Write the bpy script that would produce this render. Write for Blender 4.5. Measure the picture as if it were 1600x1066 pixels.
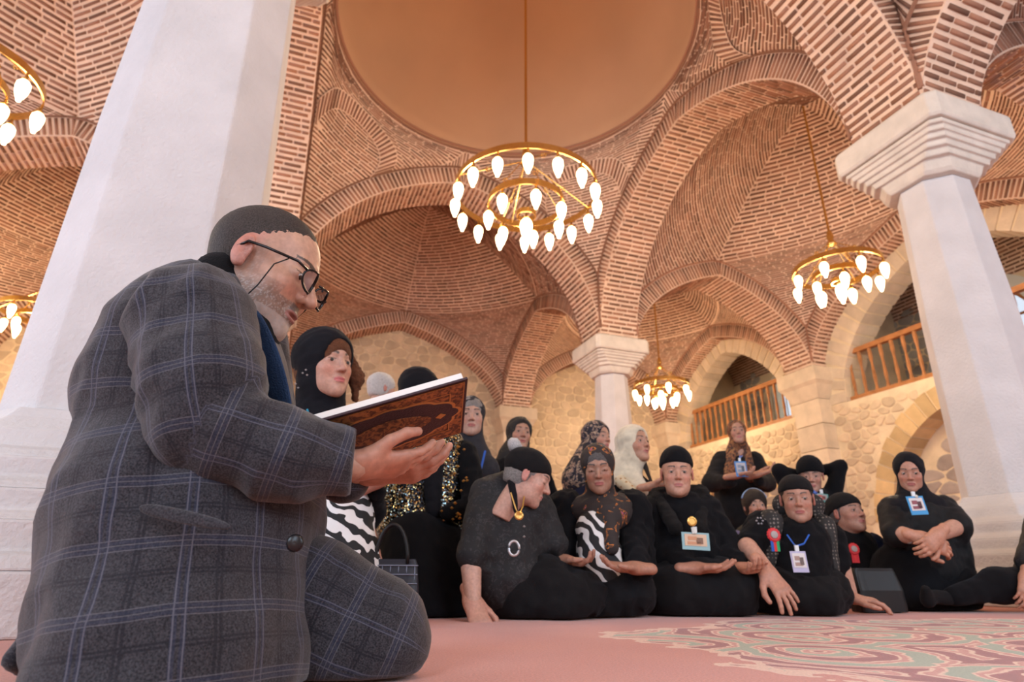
import bpy, math, random
import numpy as np
from mathutils import Vector, Matrix

C = bpy.context.scene.collection
for o in list(bpy.data.objects):
    bpy.data.objects.remove(o)
rnd = random.Random(7)
sc = bpy.context.scene

# ------------------------------------------------------------------ camera
FPX, PITCH, ROLL, CAMZ = 951.0, math.radians(20.965), math.radians(-0.367), 0.16
cp, sp = math.cos(PITCH), math.sin(PITCH)
fwd = np.array([0, cp, sp]); upv = np.array([0, -sp, cp]); rgt = np.array([1.0, 0, 0])
cu = upv * math.cos(ROLL) + rgt * math.sin(ROLL)
cr = rgt * math.cos(ROLL) - upv * math.sin(ROLL)
camd = bpy.data.cameras.new('camera')
cam = bpy.data.objects.new('camera', camd); C.objects.link(cam)
cam.matrix_world = Matrix(((cr[0], cu[0], -fwd[0], 0), (cr[1], cu[1], -fwd[1], 0), (cr[2], cu[2], -fwd[2], CAMZ), (0, 0, 0, 1)))
camd.sensor_width = 36; camd.lens = FPX / 1600 * 36; camd.clip_end = 200; camd.clip_start = .02
camd.dof.use_dof = True; camd.dof.focus_distance = 1.3; camd.dof.aperture_fstop = 4.5
sc.camera = cam

def at(px, py, depth):
    """world point seen at photo pixel (px, py) at a forward distance depth (world y)"""
    a = px - 800.0; b = py - 533.0
    d = cr * a - cu * b + fwd * FPX
    k = depth / d[1]
    return np.array([d[0] * k, depth, CAMZ + d[2] * k])

# ------------------------------------------------------------------ world, light, exposure
w = bpy.data.worlds.new('world'); sc.world = w; w.use_nodes = True
bg = w.node_tree.nodes['Background']; bg.inputs[0].default_value = (.80, .88, 1, 1); bg.inputs[1].default_value = 1.5
sc.view_settings.view_transform = 'Standard'; sc.view_settings.look = 'None'
sc.view_settings.exposure = -0.62; sc.view_settings.gamma = 1; sc.view_settings.use_curve_mapping = False

AL = math.radians(20.041)
Av = np.array([-math.sin(AL), math.cos(AL)]); Bv = np.array([math.cos(AL), math.sin(AL)])
C3 = np.array([1.59, 9.3])
def G(a, b, z=None):
    """bay grid to world: a runs away from the camera, b to the right, both from the far right column"""
    a = np.asarray(a, float); b = np.asarray(b, float)
    x = C3[0] + a * Av[0] + b * Bv[0]; y = C3[1] + a * Av[1] + b * Bv[1]
    if z is None: return np.stack([x, y], -1)
    return np.stack([x, y, np.broadcast_to(np.asarray(z, float), x.shape)], -1)
LA, LB, WR, NA, WL = 5.404, 5.292, 4.26, 4.62, 5.0
T = .33

def area(name, a, b, z, dirv, sx, sy, power, col):
    ld = bpy.data.lights.new(name, 'AREA'); ld.shape = 'RECTANGLE'; ld.size = sx; ld.size_y = sy; ld.energy = power; ld.color = col
    o = bpy.data.objects.new(name, ld); C.objects.link(o); o.location = G(a, b, z)
    o.rotation_euler = Vector(dirv).to_track_quat('-Z', 'Z').to_euler(); return o
DAY = (.68, .82, 1.0)
Bd = (Bv[0], Bv[1], -.12); Ad = (Av[0], Av[1], -.1)
# daylight through the windows of the left wall and of the rear wall (openings are built below)
for k, a in enumerate((-8.1, -2.7)):
    area('window_daylight', a, -LB - WL - .10, 2.6, Bd, 2.6, 3.2, 300, DAY)
for b in (-7.8, -2.65, 2.1):
    area('window_daylight', -2 * LA - .12, b, 2.6, Ad, 2.6, 3.2, 190, DAY)

# ------------------------------------------------------------------ materials
MATS = {}
def nt(m):
    return m.node_tree.nodes, m.node_tree.links
def mat(name, col, rough=.8, metal=0, bump=0, bscale=60, var=.0, vscale=6, spec=.4, island=0, emit=None, sheen=0, attr=None):
    if name in MATS: return MATS[name]
    m = bpy.data.materials.new(name); m.use_nodes = True; N, L = nt(m); p = N['Principled BSDF']
    p.inputs['Base Color'].default_value = (*col, 1); p.inputs['Roughness'].default_value = rough; p.inputs['Metallic'].default_value = metal
    p.inputs['Specular IOR Level'].default_value = spec
    if sheen: p.inputs['Sheen Weight'].default_value = sheen
    out = None
    def mixc(prev, fac_socket, b, kind='MULTIPLY', f=1.0):
        pass
    tc = N.new('ShaderNodeTexCoord')
    csock = None
    if attr:
        an = N.new('ShaderNodeAttribute'); an.attribute_name = attr; csock = an.outputs['Color']
    if var:
        nz = N.new('ShaderNodeTexNoise'); nz.inputs['Scale'].default_value = vscale; nz.inputs['Detail'].default_value = 5
        L.new(tc.outputs['Object'], nz.inputs['Vector'])
        mr = N.new('ShaderNodeMapRange'); mr.inputs[1].default_value = .3; mr.inputs[2].default_value = .7; mr.inputs[3].default_value = 1 - var; mr.inputs[4].default_value = 1 + var
        L.new(nz.outputs[0], mr.inputs[0])
        mx = N.new('ShaderNodeVectorMath'); mx.operation = 'SCALE'
        if csock: L.new(csock, mx.inputs[0])
        else: mx.inputs[0].default_value = col
        L.new(mr.outputs[0], mx.inputs['Scale']); csock = mx.outputs[0]
    if island:
        ge = N.new('ShaderNodeNewGeometry'); oi = N.new('ShaderNodeObjectInfo')
        ad = N.new('ShaderNodeMath'); ad.operation = 'ADD'; L.new(ge.outputs['Random Per Island'], ad.inputs[0]); L.new(oi.outputs['Random'], ad.inputs[1])
        fr = N.new('ShaderNodeMath'); fr.operation = 'FRACT'; L.new(ad.outputs[0], fr.inputs[0])
        mr = N.new('ShaderNodeMapRange'); mr.inputs[3].default_value = 1 - island; mr.inputs[4].default_value = 1 + island; L.new(fr.outputs[0], mr.inputs[0])
        mx = N.new('ShaderNodeVectorMath'); mx.operation = 'SCALE'
        if csock: L.new(csock, mx.inputs[0])
        else: mx.inputs[0].default_value = col
        L.new(mr.outputs[0], mx.inputs['Scale']); csock = mx.outputs[0]
    if csock: L.new(csock, p.inputs['Base Color'])
    if bump:
        nz = N.new('ShaderNodeTexNoise'); nz.inputs['Scale'].default_value = bscale; nz.inputs['Detail'].default_value = 6
        L.new(tc.outputs['Object'], nz.inputs['Vector'])
        bp = N.new('ShaderNodeBump'); bp.inputs['Strength'].default_value = bump; bp.inputs['Distance'].default_value = .01
        L.new(nz.outputs[0], bp.inputs['Height']); L.new(bp.outputs[0], p.inputs['Normal'])
    if emit:
        p.inputs['Emission Color'].default_value = (*emit[0], 1); p.inputs['Emission Strength'].default_value = emit[1]
    MATS[name] = m; return m

M_mortar = mat('lime_mortar', (.75, .55, .42), .95, bump=.5, bscale=40, var=.12, vscale=3)
M_brick = mat('thin_brick', (.27, .135, .09), .9, island=.38, bump=.4, bscale=60)
M_brick2 = mat('arch_brick', (.31, .155, .10), .9, island=.40, bump=.4, bscale=60)
M_plaster = mat('dome_plaster', (.54, .335, .205), .8, var=.06, vscale=.8)
M_stone = mat('wall_stone', (.66, .53, .37), .9, island=.16, bump=.8, bscale=18, var=.12, vscale=5)
M_smort = mat('wall_mortar', (.80, .67, .47), .95, bump=.8, bscale=25, var=.10, vscale=4)
M_column = mat('column_limestone', (.62, .595, .595), .75, bump=.55, bscale=55, var=.07, vscale=4)
M_colcap = mat('capital_limestone', (.66, .60, .53), .75, bump=.5, bscale=45, var=.09, vscale=7)
M_block = mat('pier_stone', (.68, .57, .43), .85, island=.14, bump=.6, bscale=25, var=.1, vscale=5)
M_voussoir = mat('yellow_voussoir', (.66, .48, .25), .85, island=.25, bump=.6, bscale=25, var=.1, vscale=6)
M_brass = mat('brass', (.80, .55, .20), .25, 1)
M_wood = mat('honey_wood', (.44, .19, .07), .5, var=.2, vscale=9)
M_white = mat('white_plaster', (.75, .76, .72), .9, bump=.5, bscale=12)

# ------------------------------------------------------------------ object helpers
def mesh_obj(name, V, F, m, parent=None, smooth=False, mats=None):
    me = bpy.data.meshes.new(name)
    V = np.asarray(V, dtype=np.float64)
    if isinstance(F, np.ndarray):
        n, k = F.shape
        me.vertices.add(len(V)); me.vertices.foreach_set('co', V.ravel())
        me.loops.add(n * k); me.loops.foreach_set('vertex_index', F.ravel().astype(np.int32))
        me.polygons.add(n); me.polygons.foreach_set('loop_start', np.arange(0, n * k, k, dtype=np.int32))
        me.polygons.foreach_set('loop_total', np.full(n, k, dtype=np.int32))
        me.update(calc_edges=True)
    else:
        me.from_pydata([tuple(v) for v in V], [], F); me.update()
    if smooth:
        me.polygons.foreach_set('use_smooth', np.ones(len(me.polygons), dtype=bool))
    me.materials.append(m)
    o = bpy.data.objects.new(name, me); C.objects.link(o)
    if parent is not None: o.parent = parent
    return o
def tag(o, label=None, cat=None, group=None, kind=None):
    if label: o['label'] = label
    if cat: o['category'] = cat
    if group: o['group'] = group
    if kind: o['kind'] = kind
    return o
def empty(name, loc=(0, 0, 0)):
    o = bpy.data.objects.new(name, None); C.objects.link(o); o.location = Vector(loc); o.empty_display_size = .1; return o
def under(child, par):
    """parent without moving"""
    child.parent = par; child.matrix_parent_inverse = Matrix.Translation(-Vector(par.location)); return child
class MB:
    def __init__(s): s.V = []; s.F = []
    def add(s, V, F):
        n = len(s.V); s.V.extend([tuple(v) for v in V]); s.F.extend([tuple(i + n for i in f) for f in F])
    def box(s, c, h, R=None):
        P = [np.array([i * h[0], j * h[1], k * h[2]]) for i in (-1, 1) for j in (-1, 1) for k in (-1, 1)]
        if R is not None: P = [R @ q for q in P]
        s.add([np.asarray(c) + q for q in P], [(0, 1, 3, 2), (4, 6, 7, 5), (0, 4, 5, 1), (2, 3, 7, 6), (0, 2, 6, 4), (1, 5, 7, 3)])
    def tube(s, pts, rad, n=8, closed=False):
        pts = [np.asarray(p, float) for p in pts]; m = len(pts)
        rad = [rad] * m if np.isscalar(rad) else rad
        rings = []; up = np.array([0, 0, 1.0])
        for i, p in enumerate(pts):
            if closed: d = pts[(i + 1) % m] - pts[i - 1]
            else: d = pts[min(i + 1, m - 1)] - pts[max(i - 1, 0)]
            d = d / (np.linalg.norm(d) + 1e-12)
            x = np.cross(d, up)
            if np.linalg.norm(x) < .05: x = np.cross(d, np.array([1.0, 0, 0]))
            x /= np.linalg.norm(x); y = np.cross(d, x)
            rings.append([p + rad[i] * (math.cos(t) * x + math.sin(t) * y) for t in [2 * math.pi * k / n for k in range(n)]])
        V = [v for r in rings for v in r]; F = []
        for i in range(m if closed else m - 1):
            for k in range(n):
                a = i * n + k; b = i * n + (k + 1) % n; j = (i + 1) % m
                F.append((a, b, j * n + (k + 1) % n, j * n + k))
        if not closed:
            F.append(tuple(range(n - 1, -1, -1))); F.append(tuple((m - 1) * n + k for k in range(n)))
        s.add(V, F)
    def lathe(s, prof, c, n=16, R=None):
        V = []; F = []
        for r, z in prof:
            for k in range(n):
                t = 2 * math.pi * k / n; q = np.array([r * math.cos(t), r * math.sin(t), z])
                if R is not None: q = R @ q
                V.append(np.asarray(c) + q)
        for i in range(len(prof) - 1):
            for k in range(n):
                F.append((i * n + k, i * n + (k + 1) % n, (i + 1) * n + (k + 1) % n, (i + 1) * n + k))
        s.add(V, F)
    def build(s, name, m, parent=None, smooth=False):
        return mesh_obj(name, s.V, s.F, m, parent, smooth)

# ------------------------------------------------------------------ brick surfaces
def fd_normal(fn, s, t, ref):
    e = 1e-3
    ds = fn(np.clip(s + e, 0, 1), t) - fn(np.clip(s - e, 0, 1), t); dt = fn(s, np.clip(t + e, 0, 1)) - fn(s, np.clip(t - e, 0, 1))
    n = np.cross(ds, dt); l = np.linalg.norm(n, axis=-1, keepdims=True); n = n / np.maximum(l, 1e-9)
    sg = np.sign(np.sum(n * (np.asarray(ref) - fn(s, t)), -1, keepdims=True)); sg[sg == 0] = 1
    return n * sg
CAMP = np.array([0, 0, CAMZ])
def brick_surface(fn, parent, ref, course=.068, blen=.24, bh=.47, gap=.022, proud=.010, ns=24, ntt=40, brick=None, mort=None, single=0, sname='brick', rect=None, one=False, t0=0., t1=1., jit=.25):
    """mortar skin plus raised bricks laid in courses of constant t; ref = a point on the side that is looked at"""
    brick = brick or M_brick; mort = mort or M_mortar
    S, TT = np.meshgrid(np.linspace(0, 1, ns + 1), np.linspace(0, 1, ntt + 1))
    P = fn(S.ravel(), TT.ravel()); nb = fd_normal(fn, S.ravel(), TT.ravel(), ref)
    idx = np.arange((ns + 1) * (ntt + 1)).reshape(ntt + 1, ns + 1)
    Fm = np.stack([idx[:-1, :-1], idx[:-1, 1:], idx[1:, 1:], idx[1:, :-1]], -1).reshape(-1, 4)
    mo = mesh_obj('mortar_bed', P, Fm, mort, parent, True); mo['kind'] = 'stuff' if parent is not None else 'structure'
    # course levels by arc length at three stations
    tt = np.linspace(t0, t1, 400); best = 0
    for s0 in (.0, .5, 1.0):
        q = fn(np.full(400, s0), tt); l = np.concatenate([[0], np.cumsum(np.linalg.norm(np.diff(q, axis=0), axis=1))])
        if l[-1] > best: best = l[-1]; Lc = l
    n = max(1, int(best / course)); lev = np.interp(np.linspace(0, best, n + 1), Lc, tt)
    A0, A1, B0, B1 = [], [], [], []
    for i in range(n):
        ta, tb = lev[i], lev[i + 1]; hh = (tb - ta) * bh / 2; tm = (ta + tb) / 2
        ss = np.linspace(0, 1, 60); q = fn(ss, np.full(60, tm)); l = np.concatenate([[0], np.cumsum(np.linalg.norm(np.diff(q, axis=0), axis=1))])
        Lr = l[-1]
        if Lr < .05: continue
        if one: cuts = [(0.06 * Lr, .94 * Lr)]
        else:
            cuts = []; x = -rnd.random() * blen * (1 if jit else 0) - (blen / 2 if i % 2 else 0)
            while x < Lr:
                le = blen * (1 + jit * (rnd.random() - .5)); x2 = x + le
                a, b = max(x, 0), min(x2, Lr)
                if b - a > .04: cuts.append((a + gap * .3, b - gap * .7))
                x = x2
        for a, b in cuts:
            sa, sb = np.interp([a, b], l, ss)
            j = (rnd.random() - .5) * hh * .35
            A0.append(sa); A1.append(sb); B0.append(tm - hh + j); B1.append(tm + hh + j)
    A0, A1, B0, B1 = map(np.array, (A0, A1, B0, B1)); K = len(A0)
    if K == 0: return
    cs = [fn(A0, B0), fn(A1, B0), fn(A1, B1), fn(A0, B1)]
    nn = [fd_normal(fn, A0, B0, ref), fd_normal(fn, A1, B0, ref), fd_normal(fn, A1, B1, ref), fd_normal(fn, A0, B1, ref)]
    pr = proud * (.6 + .8 * np.random.RandomState(3).rand(K, 1))
    V = np.stack([cs[k] - nn[k] * .004 for k in range(4)] + [cs[k] + nn[k] * pr for k in range(4)], 1)
    FB = np.array([[4, 5, 6, 7], [0, 1, 5, 4], [1, 2, 6, 5], [2, 3, 7, 6], [3, 0, 4, 7]])
    order = np.argsort(np.linalg.norm(V.mean(1) - CAMP, axis=1))
    # those outside the picture are never singled out
    if single:
        cen = V.mean(1); d = cen - CAMP; zc = d @ fwd; ux = 800 + FPX * (d @ cr) / np.maximum(zc, .1); uy = 533 - FPX * (d @ cu) / np.maximum(zc, .1)
        vis = (zc > .2) & (ux > 0) & (ux < 1600) & (uy > 0) & (uy < 1066)
        order = np.concatenate([order[vis[order]], order[~vis[order]]]); single = min(single, int(vis.sum()))
        for k in order[:single]:
            mesh_obj(sname, V[k], FB, brick, parent)
    rest = order[single:]
    if len(rest):
        Vr = V[rest].reshape(-1, 3); Fr = (FB[None] + (np.arange(len(rest)) * 8)[:, None, None]).reshape(-1, 4)
        o = mesh_obj('brickwork', Vr, Fr, brick, parent); o['kind'] = 'stuff'

# ------------------------------------------------------------------ arches
RING = .28
def prof(u, k=.80):
    """height fraction of a pointed arch, u = 0 at the springing, 1 at the crown"""
    v = np.clip(1 - u, 0, 1); return k * np.sqrt(np.clip(1 - v ** 2.25, 0, 1)) + (1 - k) * u
Z0 = 3.65
class Arch:
    """arch between two grid points; x measured from the axis of the first pier"""
    def __init__(s, p, q, crown, z0=Z0, half=T, ring=RING):
        s.p = np.array(p, float); s.q = np.array(q, float); s.L = np.linalg.norm(s.q - s.p); s.d = (s.q - s.p) / s.L; s.n = np.array([-s.d[1], s.d[0]])
        s.crown = crown; s.z0 = z0; s.half = half; s.ring = ring
        tt = np.linspace(0, 1, 300); th = tt * math.pi / 2; u = 1 - np.cos(th); hs = s.L / 2 - half
        x = half + hs * u; z = z0 + (crown - z0) * prof(u, .80 if crown > 5.5 else .66)
        l = np.concatenate([[0], np.cumsum(np.hypot(np.diff(x), np.diff(z)))]); l /= l[-1]
        g = np.linspace(0, 1, 200); s.g = g; s.x = np.interp(g, l, x); s.z = np.interp(g, l, z)
        dx = np.gradient(s.x); dz = np.gradient(s.z); m = np.hypot(dx, dz)
        s.ex = s.x - ring * dz / m; s.ez = s.z + ring * dx / m
        s.ex[-1] = s.x[-1]; s.ez[-1] = s.z[-1] + ring * 1.08
        s.ex = np.minimum(s.ex, s.L / 2)
    def I(s, t):      # t 0..1 whole arch
        k = np.where(t <= .5, t * 2, 2 - 2 * t); x = np.interp(k, s.g, s.x); z = np.interp(k, s.g, s.z)
        return np.where(t <= .5, x, s.L - x), z
    def E(s, t):
        k = np.where(t <= .5, t * 2, 2 - 2 * t); x = np.interp(k, s.g, s.ex); z = np.interp(k, s.g, s.ez)
        # clip the radial segment at the pier edge
        xi = np.interp(k, s.g, s.x); zi = np.interp(k, s.g, s.z)
        f = np.where(x < s.half, (xi - s.half) / np.maximum(xi - x, 1e-6), 1.0)
        x = xi + (x - xi) * f; z = zi + (z - zi) * f
        return np.where(t <= .5, x, s.L - x), z
    def W(s, x, off, z):
        g = s.p[None] + np.asarray(x)[:, None] * s.d[None] + np.asarray(off)[:, None] * s.n[None]
        return G(g[:, 0], g[:, 1], z)
    def edge(s, w, end, side):
        """extrados point at w (0 at the corner tip, 1 at the crown) from end 0 or 1, on face side (+1/-1)"""
        k0 = np.interp(s.half, s.ex, s.g) if s.ex[0] < s.half else 0.
        k = k0 + (1 - k0) * w; x = np.interp(k, s.g, s.ex); z = np.interp(k, s.g, s.ez)
        if end: x = s.L - x
        return s.W(x, np.full(len(x), side * s.half), z)
    def build(s, name, single=(0, 0, 0), sides=(1, -1), soffit=True, brick=None):
        root = empty(name, G(*(s.p + s.q) / 2, s.crown)); root['kind'] = 'structure'
        root.location = (0, 0, 0)
        mid = (s.p + s.q) / 2
        if soffit:
            def so(a, t):
                x, z = s.I(t); return s.W(x, (a * 2 - 1) * s.half, z)
            ref = G(mid[0], mid[1], s.z0 + .3)
            brick_surface(so, root, ref, course=.074, blen=.22, bh=.46, ns=1, ntt=48, brick=brick or M_brick2, single=single[0])
        for i, sd in enumerate(sides):
            def fa(a, t):
                x, z = s.I(t); ex, ez = s.E(t)
                return s.W(x + (ex - x) * a, np.full(len(x), sd * s.half * 1.0), z + (ez - z) * a)
            ref = G(*(mid + s.n * sd * 3), s.z0 + 1)
            brick_surface(fa, root, ref, course=.068, bh=.50, ns=1, ntt=60, one=True, brick=brick or M_brick2, single=single[1 + i])
            # thin projecting string course over the ring
            tt = np.linspace(.02, .98, 60); ex, ez = s.E(tt)
            P = s.W(ex, np.full(60, sd * (s.half + .012)), ez + .01)
            mb = MB(); mb.tube(P, .018, 5); oo = mb.build('string_course', M_brick2, root); oo['kind'] = 'stuff'
        return root

def vault(name, arches, centre, apex, ref, single=0, bow=.0, dome=None, course=.072):
    """arches: list of four (Arch, side) going round; corner i lies between arch i (its end e) and arch i+1"""
    root = empty(name); root['kind'] = 'structure'
    cen = G(centre[0], centre[1], apex)
    for i, (A1, e1, s1, A2, e2, s2) in enumerate(arches):
        c1 = A1.edge(np.array([1.0]), e1, s1)[0]; c2 = A2.edge(np.array([1.0]), e2, s2)[0]
        def ridge(c, k):
            return np.concatenate([c[None, :2] + (cen[None, :2] - c[None, :2]) * k[:, None], (c[2] + (apex - c[2]) * (1 - (1 - k) ** 1.45))[:, None]], 1)
        if dome is None:
            def fn(a, t, A1=A1, A2=A2, e1=e1, e2=e2, s1=s1, s2=s2, c1=c1, c2=c2):
                w = t * 2; k = np.clip(w - 1, 0, 1); ww = np.clip(w, 0, 1)
                P1 = np.where((w <= 1)[:, None], A1.edge(ww, e1, s1), ridge(c1, k)); P2 = np.where((w <= 1)[:, None], A2.edge(ww, e2, s2), ridge(c2, k))
                P = P1 + (P2 - P1) * a[:, None]
                b = (4 * a * (1 - a) * .10 * np.sin(np.clip(w, 0, 2) * math.pi / 2))[:, None] * np.linalg.norm(P2 - P1, axis=1, keepdims=True)
                out = P[:, :2] - cen[None, :2]; out = out / np.maximum(np.linalg.norm(out, axis=1, keepdims=True), 1e-3)
                P[:, :2] += out * b
                return P
            brick_surface(fn, root, ref, course=course, ns=8, ntt=60, single=single)
        else:
            R, HR = dome
            t1 = math.atan2(*(c1[:2] - cen[:2])[::-1]); t2 = math.atan2(*(c2[:2] - cen[:2])[::-1])
            dt = (t2 - t1 + math.pi) % (2 * math.pi) - math.pi
            def fn(a, t, A1=A1, A2=A2, e1=e1, e2=e2, s1=s1, s2=s2, t1=t1, dt=dt):
                P1 = A1.edge(t, e1, s1); P2 = A2.edge(t, e2, s2)
                P = P1 + (P2 - P1) * a[:, None]
                th = t1 + dt * a
                arc = np.stack([cen[0] + R * np.cos(th), cen[1] + R * np.sin(th), np.full(len(a), HR)], 1)
                b = 4 * a * (1 - a); f = (t ** (3 + 12 * (1 - b) ** 3))[:, None]
                P1c = A1.edge(np.ones_like(t), e1, s1); P2c = A2.edge(np.ones_like(t), e2, s2)
                straight1 = P1c + (P2c - P1c) * a[:, None]
                return P + f * (arc - straight1)
            brick_surface(fn, root, ref, course=.062, ns=14, ntt=50, single=single)
            tt = np.linspace(0, 1, 60)     # closing strips between the ring crown and the rim
            for a_, AA, ee, ss in ((0., A1, e1, s1), (1., A2, e2, s2)):
                Pa = AA.edge(tt, ee, ss); Pb = fn(np.full(60, a_), tt)
                def fl(a, t, AA=AA, ee=ee, ss=ss, a_=a_, fn=fn): q = AA.edge(.55 + .45 * t, ee, ss); return q + (fn(np.full(len(t), a_), .55 + .45 * t) - q) * a[:, None]
                o = mesh_obj('mortar_bed', np.concatenate([Pa, Pb]), [(k, k + 1, 61 + k, 60 + k) for k in range(59)], M_mortar, root); o['kind'] = 'stuff'
                brick_surface(fl, root, ref, course=.06, ns=1, ntt=20, one=True, proud=.006)
            # squinch ring: proud arch of bricks across the pendentive
            def sq(a, t, fn=fn):
                s_ = .03 + .94 * t; w = .48 + .30 * np.sin(np.pi * s_) ** .8 + (a - .5) * .13
                P = fn(s_, w); n = fd_normal(fn, s_, w, ref); return P + n * .022
            brick_surface(sq, root, ref, course=.066, ns=1, ntt=30, one=True, single=0)
    return root
# ------------------------------------------------------------------ the setting: floor with carpet
def carpet_material():
    m = bpy.data.materials.new('carpet'); m.use_nodes = True; N, L = nt(m); p = N['Principled BSDF']
    p.inputs['Roughness'].default_value = .95; p.inputs['Specular IOR Level'].default_value = .15; p.inputs['Sheen Weight'].default_value = .3
    tc = N.new('ShaderNodeTexCoord')
    def val(v): n = N.new('ShaderNodeValue'); n.outputs[0].default_value = v; return n.outputs[0]
    def mth(op, a, b=None, c=None, clamp=False):
        n = N.new('ShaderNodeMath'); n.operation = op; n.use_clamp = clamp
        for i, x in enumerate((a, b, c)):
            if x is None: continue
            if isinstance(x, (int, float)): n.inputs[i].default_value = x
            else: L.new(x, n.inputs[i])
        return n.outputs[0]
    def mix(f, a, b):
        n = N.new('ShaderNodeMix'); n.data_type = 'RGBA'
        L.new(f, n.inputs[0])
        for i, x in ((6, a), (7, b)):
            if isinstance(x, tuple): n.inputs[i].default_value = (*x, 1)
            else: L.new(x, n.inputs[i])
        return n.outputs[2]
    # scrolls: warped ring patterns
    wn = N.new('ShaderNodeTexNoise'); wn.inputs['Scale'].default_value = 1.6; wn.inputs['Detail'].default_value = 2; L.new(tc.outputs['Object'], wn.inputs['Vector'])
    sub = N.new('ShaderNodeVectorMath'); sub.operation = 'MULTIPLY_ADD'; L.new(wn.outputs[1], sub.inputs[0]); sub.inputs[1].default_value = (.34, .34, 0); L.new(tc.outputs['Object'], sub.inputs[2])
    vo = N.new('ShaderNodeTexVoronoi'); vo.inputs['Scale'].default_value = 2.5; L.new(sub.outputs[0], vo.inputs['Vector'])
    vo.voronoi_dimensions = '2D'
    d = vo.outputs['Distance']
    rings = mth('FRACT', mth('MULTIPLY', d, 3.0))
    band = mth('SMOOTH_MIN', rings, mth('SUBTRACT', 1.0, rings), .05)
    wn2 = N.new('ShaderNodeTexNoise'); wn2.inputs['Scale'].default_value = 9; wn2.inputs['Detail'].default_value = 3; L.new(sub.outputs[0], wn2.inputs['Vector'])
    x = mth('ADD', band, mth('MULTIPLY', mth('SUBTRACT', wn2.outputs[0], .5), .55))
    cr_ = N.new('ShaderNodeValToRGB'); L.new(x, cr_.inputs[0]); e = cr_.color_ramp; e.interpolation = 'LINEAR'
    cols = [(0.0, (.30, .07, .055)), (.13, (.36, .085, .07)), (.15, (.74, .50, .37)), (.19, (.74, .50, .37)), (.21, (.56, .23, .18)), (.30, (.60, .26, .20)), (.32, (.74, .50, .37)), (.35, (.74, .50, .37)), (.37, (.33, .36, .26)), (1.0, (.36, .39, .29))]
    e.elements[0].position = 0; e.elements[0].color = (*cols[0][1], 1); e.elements[1].position = 1; e.elements[1].color = (*cols[-1][1], 1)
    for pos, c in cols[1:-1]:
        el = e.elements.new(pos); el.color = (*c, 1)
    # field where the medallion lies: a wobbly disc
    sx = N.new('ShaderNodeSeparateXYZ'); L.new(tc.outputs['Object'], sx.inputs[0])
    cx, cy, RX, RY = 1.75, 1.75, 1.40, .95
    dx = mth('DIVIDE', mth('SUBTRACT', sx.outputs[0], cx), RX); dy = mth('DIVIDE', mth('SUBTRACT', sx.outputs[1], cy), RY)
    rr = mth('SQRT', mth('ADD', mth('MULTIPLY', dx, dx), mth('MULTIPLY', dy, dy)))
    ang = mth('ARCTAN2', dy, dx); lob = mth('MULTIPLY', mth('SINE', mth('MULTIPLY', ang, 8)), .06)
    rr = mth('ADD', mth('ADD', rr, lob), mth('MULTIPLY', mth('SUBTRACT', wn2.outputs[0], .5), .25))
    inside = mth('LESS_THAN', rr, 1.0)
    big = N.new('ShaderNodeTexNoise'); big.inputs['Scale'].default_value = 3; big.inputs['Detail'].default_value = 6; L.new(tc.outputs['Object'], big.inputs['Vector'])
    plain = mix(big.outputs[0], (.50, .150, .100), (.61, .225, .150))
    edge = mth('MULTIPLY', mth('LESS_THAN', mth('ABSOLUTE', mth('SUBTRACT', rr, 1.0)), .018), 1.0)
    c1 = mix(inside, plain, cr_.outputs[0]); c2 = mix(edge, c1, (.72, .46, .34))
    fine = N.new('ShaderNodeTexNoise'); fine.inputs['Scale'].default_value = 220; fine.inputs['Detail'].default_value = 3; L.new(tc.outputs['Object'], fine.inputs['Vector'])
    mr = N.new('ShaderNodeMapRange'); mr.inputs[1].default_value = .3; mr.inputs[2].default_value = .7; mr.inputs[3].default_value = .8; mr.inputs[4].default_value = 1.15; L.new(fine.outputs[0], mr.inputs[0])
    sc_ = N.new('ShaderNodeVectorMath'); sc_.operation = 'SCALE'; L.new(c2, sc_.inputs[0]); L.new(mr.outputs[0], sc_.inputs['Scale'])
    L.new(sc_.outputs[0], p.inputs['Base Color'])
    bp = N.new('ShaderNodeBump'); bp.inputs['Strength'].default_value = .5; bp.inputs['Distance'].default_value = .004; L.new(fine.outputs[0], bp.inputs['Height']); L.new(bp.outputs[0], p.inputs['Normal'])
    return m
def slab(name, a0, a1, b0, b1, z0, z1, m, parent=None, kind='structure'):
    P = [G(a, b, z) for z in (z0, z1) for a, b in ((a0, b0), (a1, b0), (a1, b1), (a0, b1))]
    o = mesh_obj(name, P, [(0, 3, 2, 1), (4, 5, 6, 7), (0, 1, 5, 4), (1, 2, 6, 5), (2, 3, 7, 6), (3, 0, 4, 7)], m, parent)
    if kind and parent is None: o['kind'] = kind
    return o
aR0, aF, bL = -2 * LA, NA, -LB - WL
slab('floor', aR0 - .6, aF + .6, bL - .6, WR + 3.2, -.2, 0, carpet_material())

# ------------------------------------------------------------------ arches and vaults
col_a = (-2 * LA, -LA, 0, NA); BR, BM, BL = 0.0, -LB, -LB - WL
main, side_c = 5.92, 5.17
def A_(p, q, c): return Arch(p, q, c)
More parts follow.
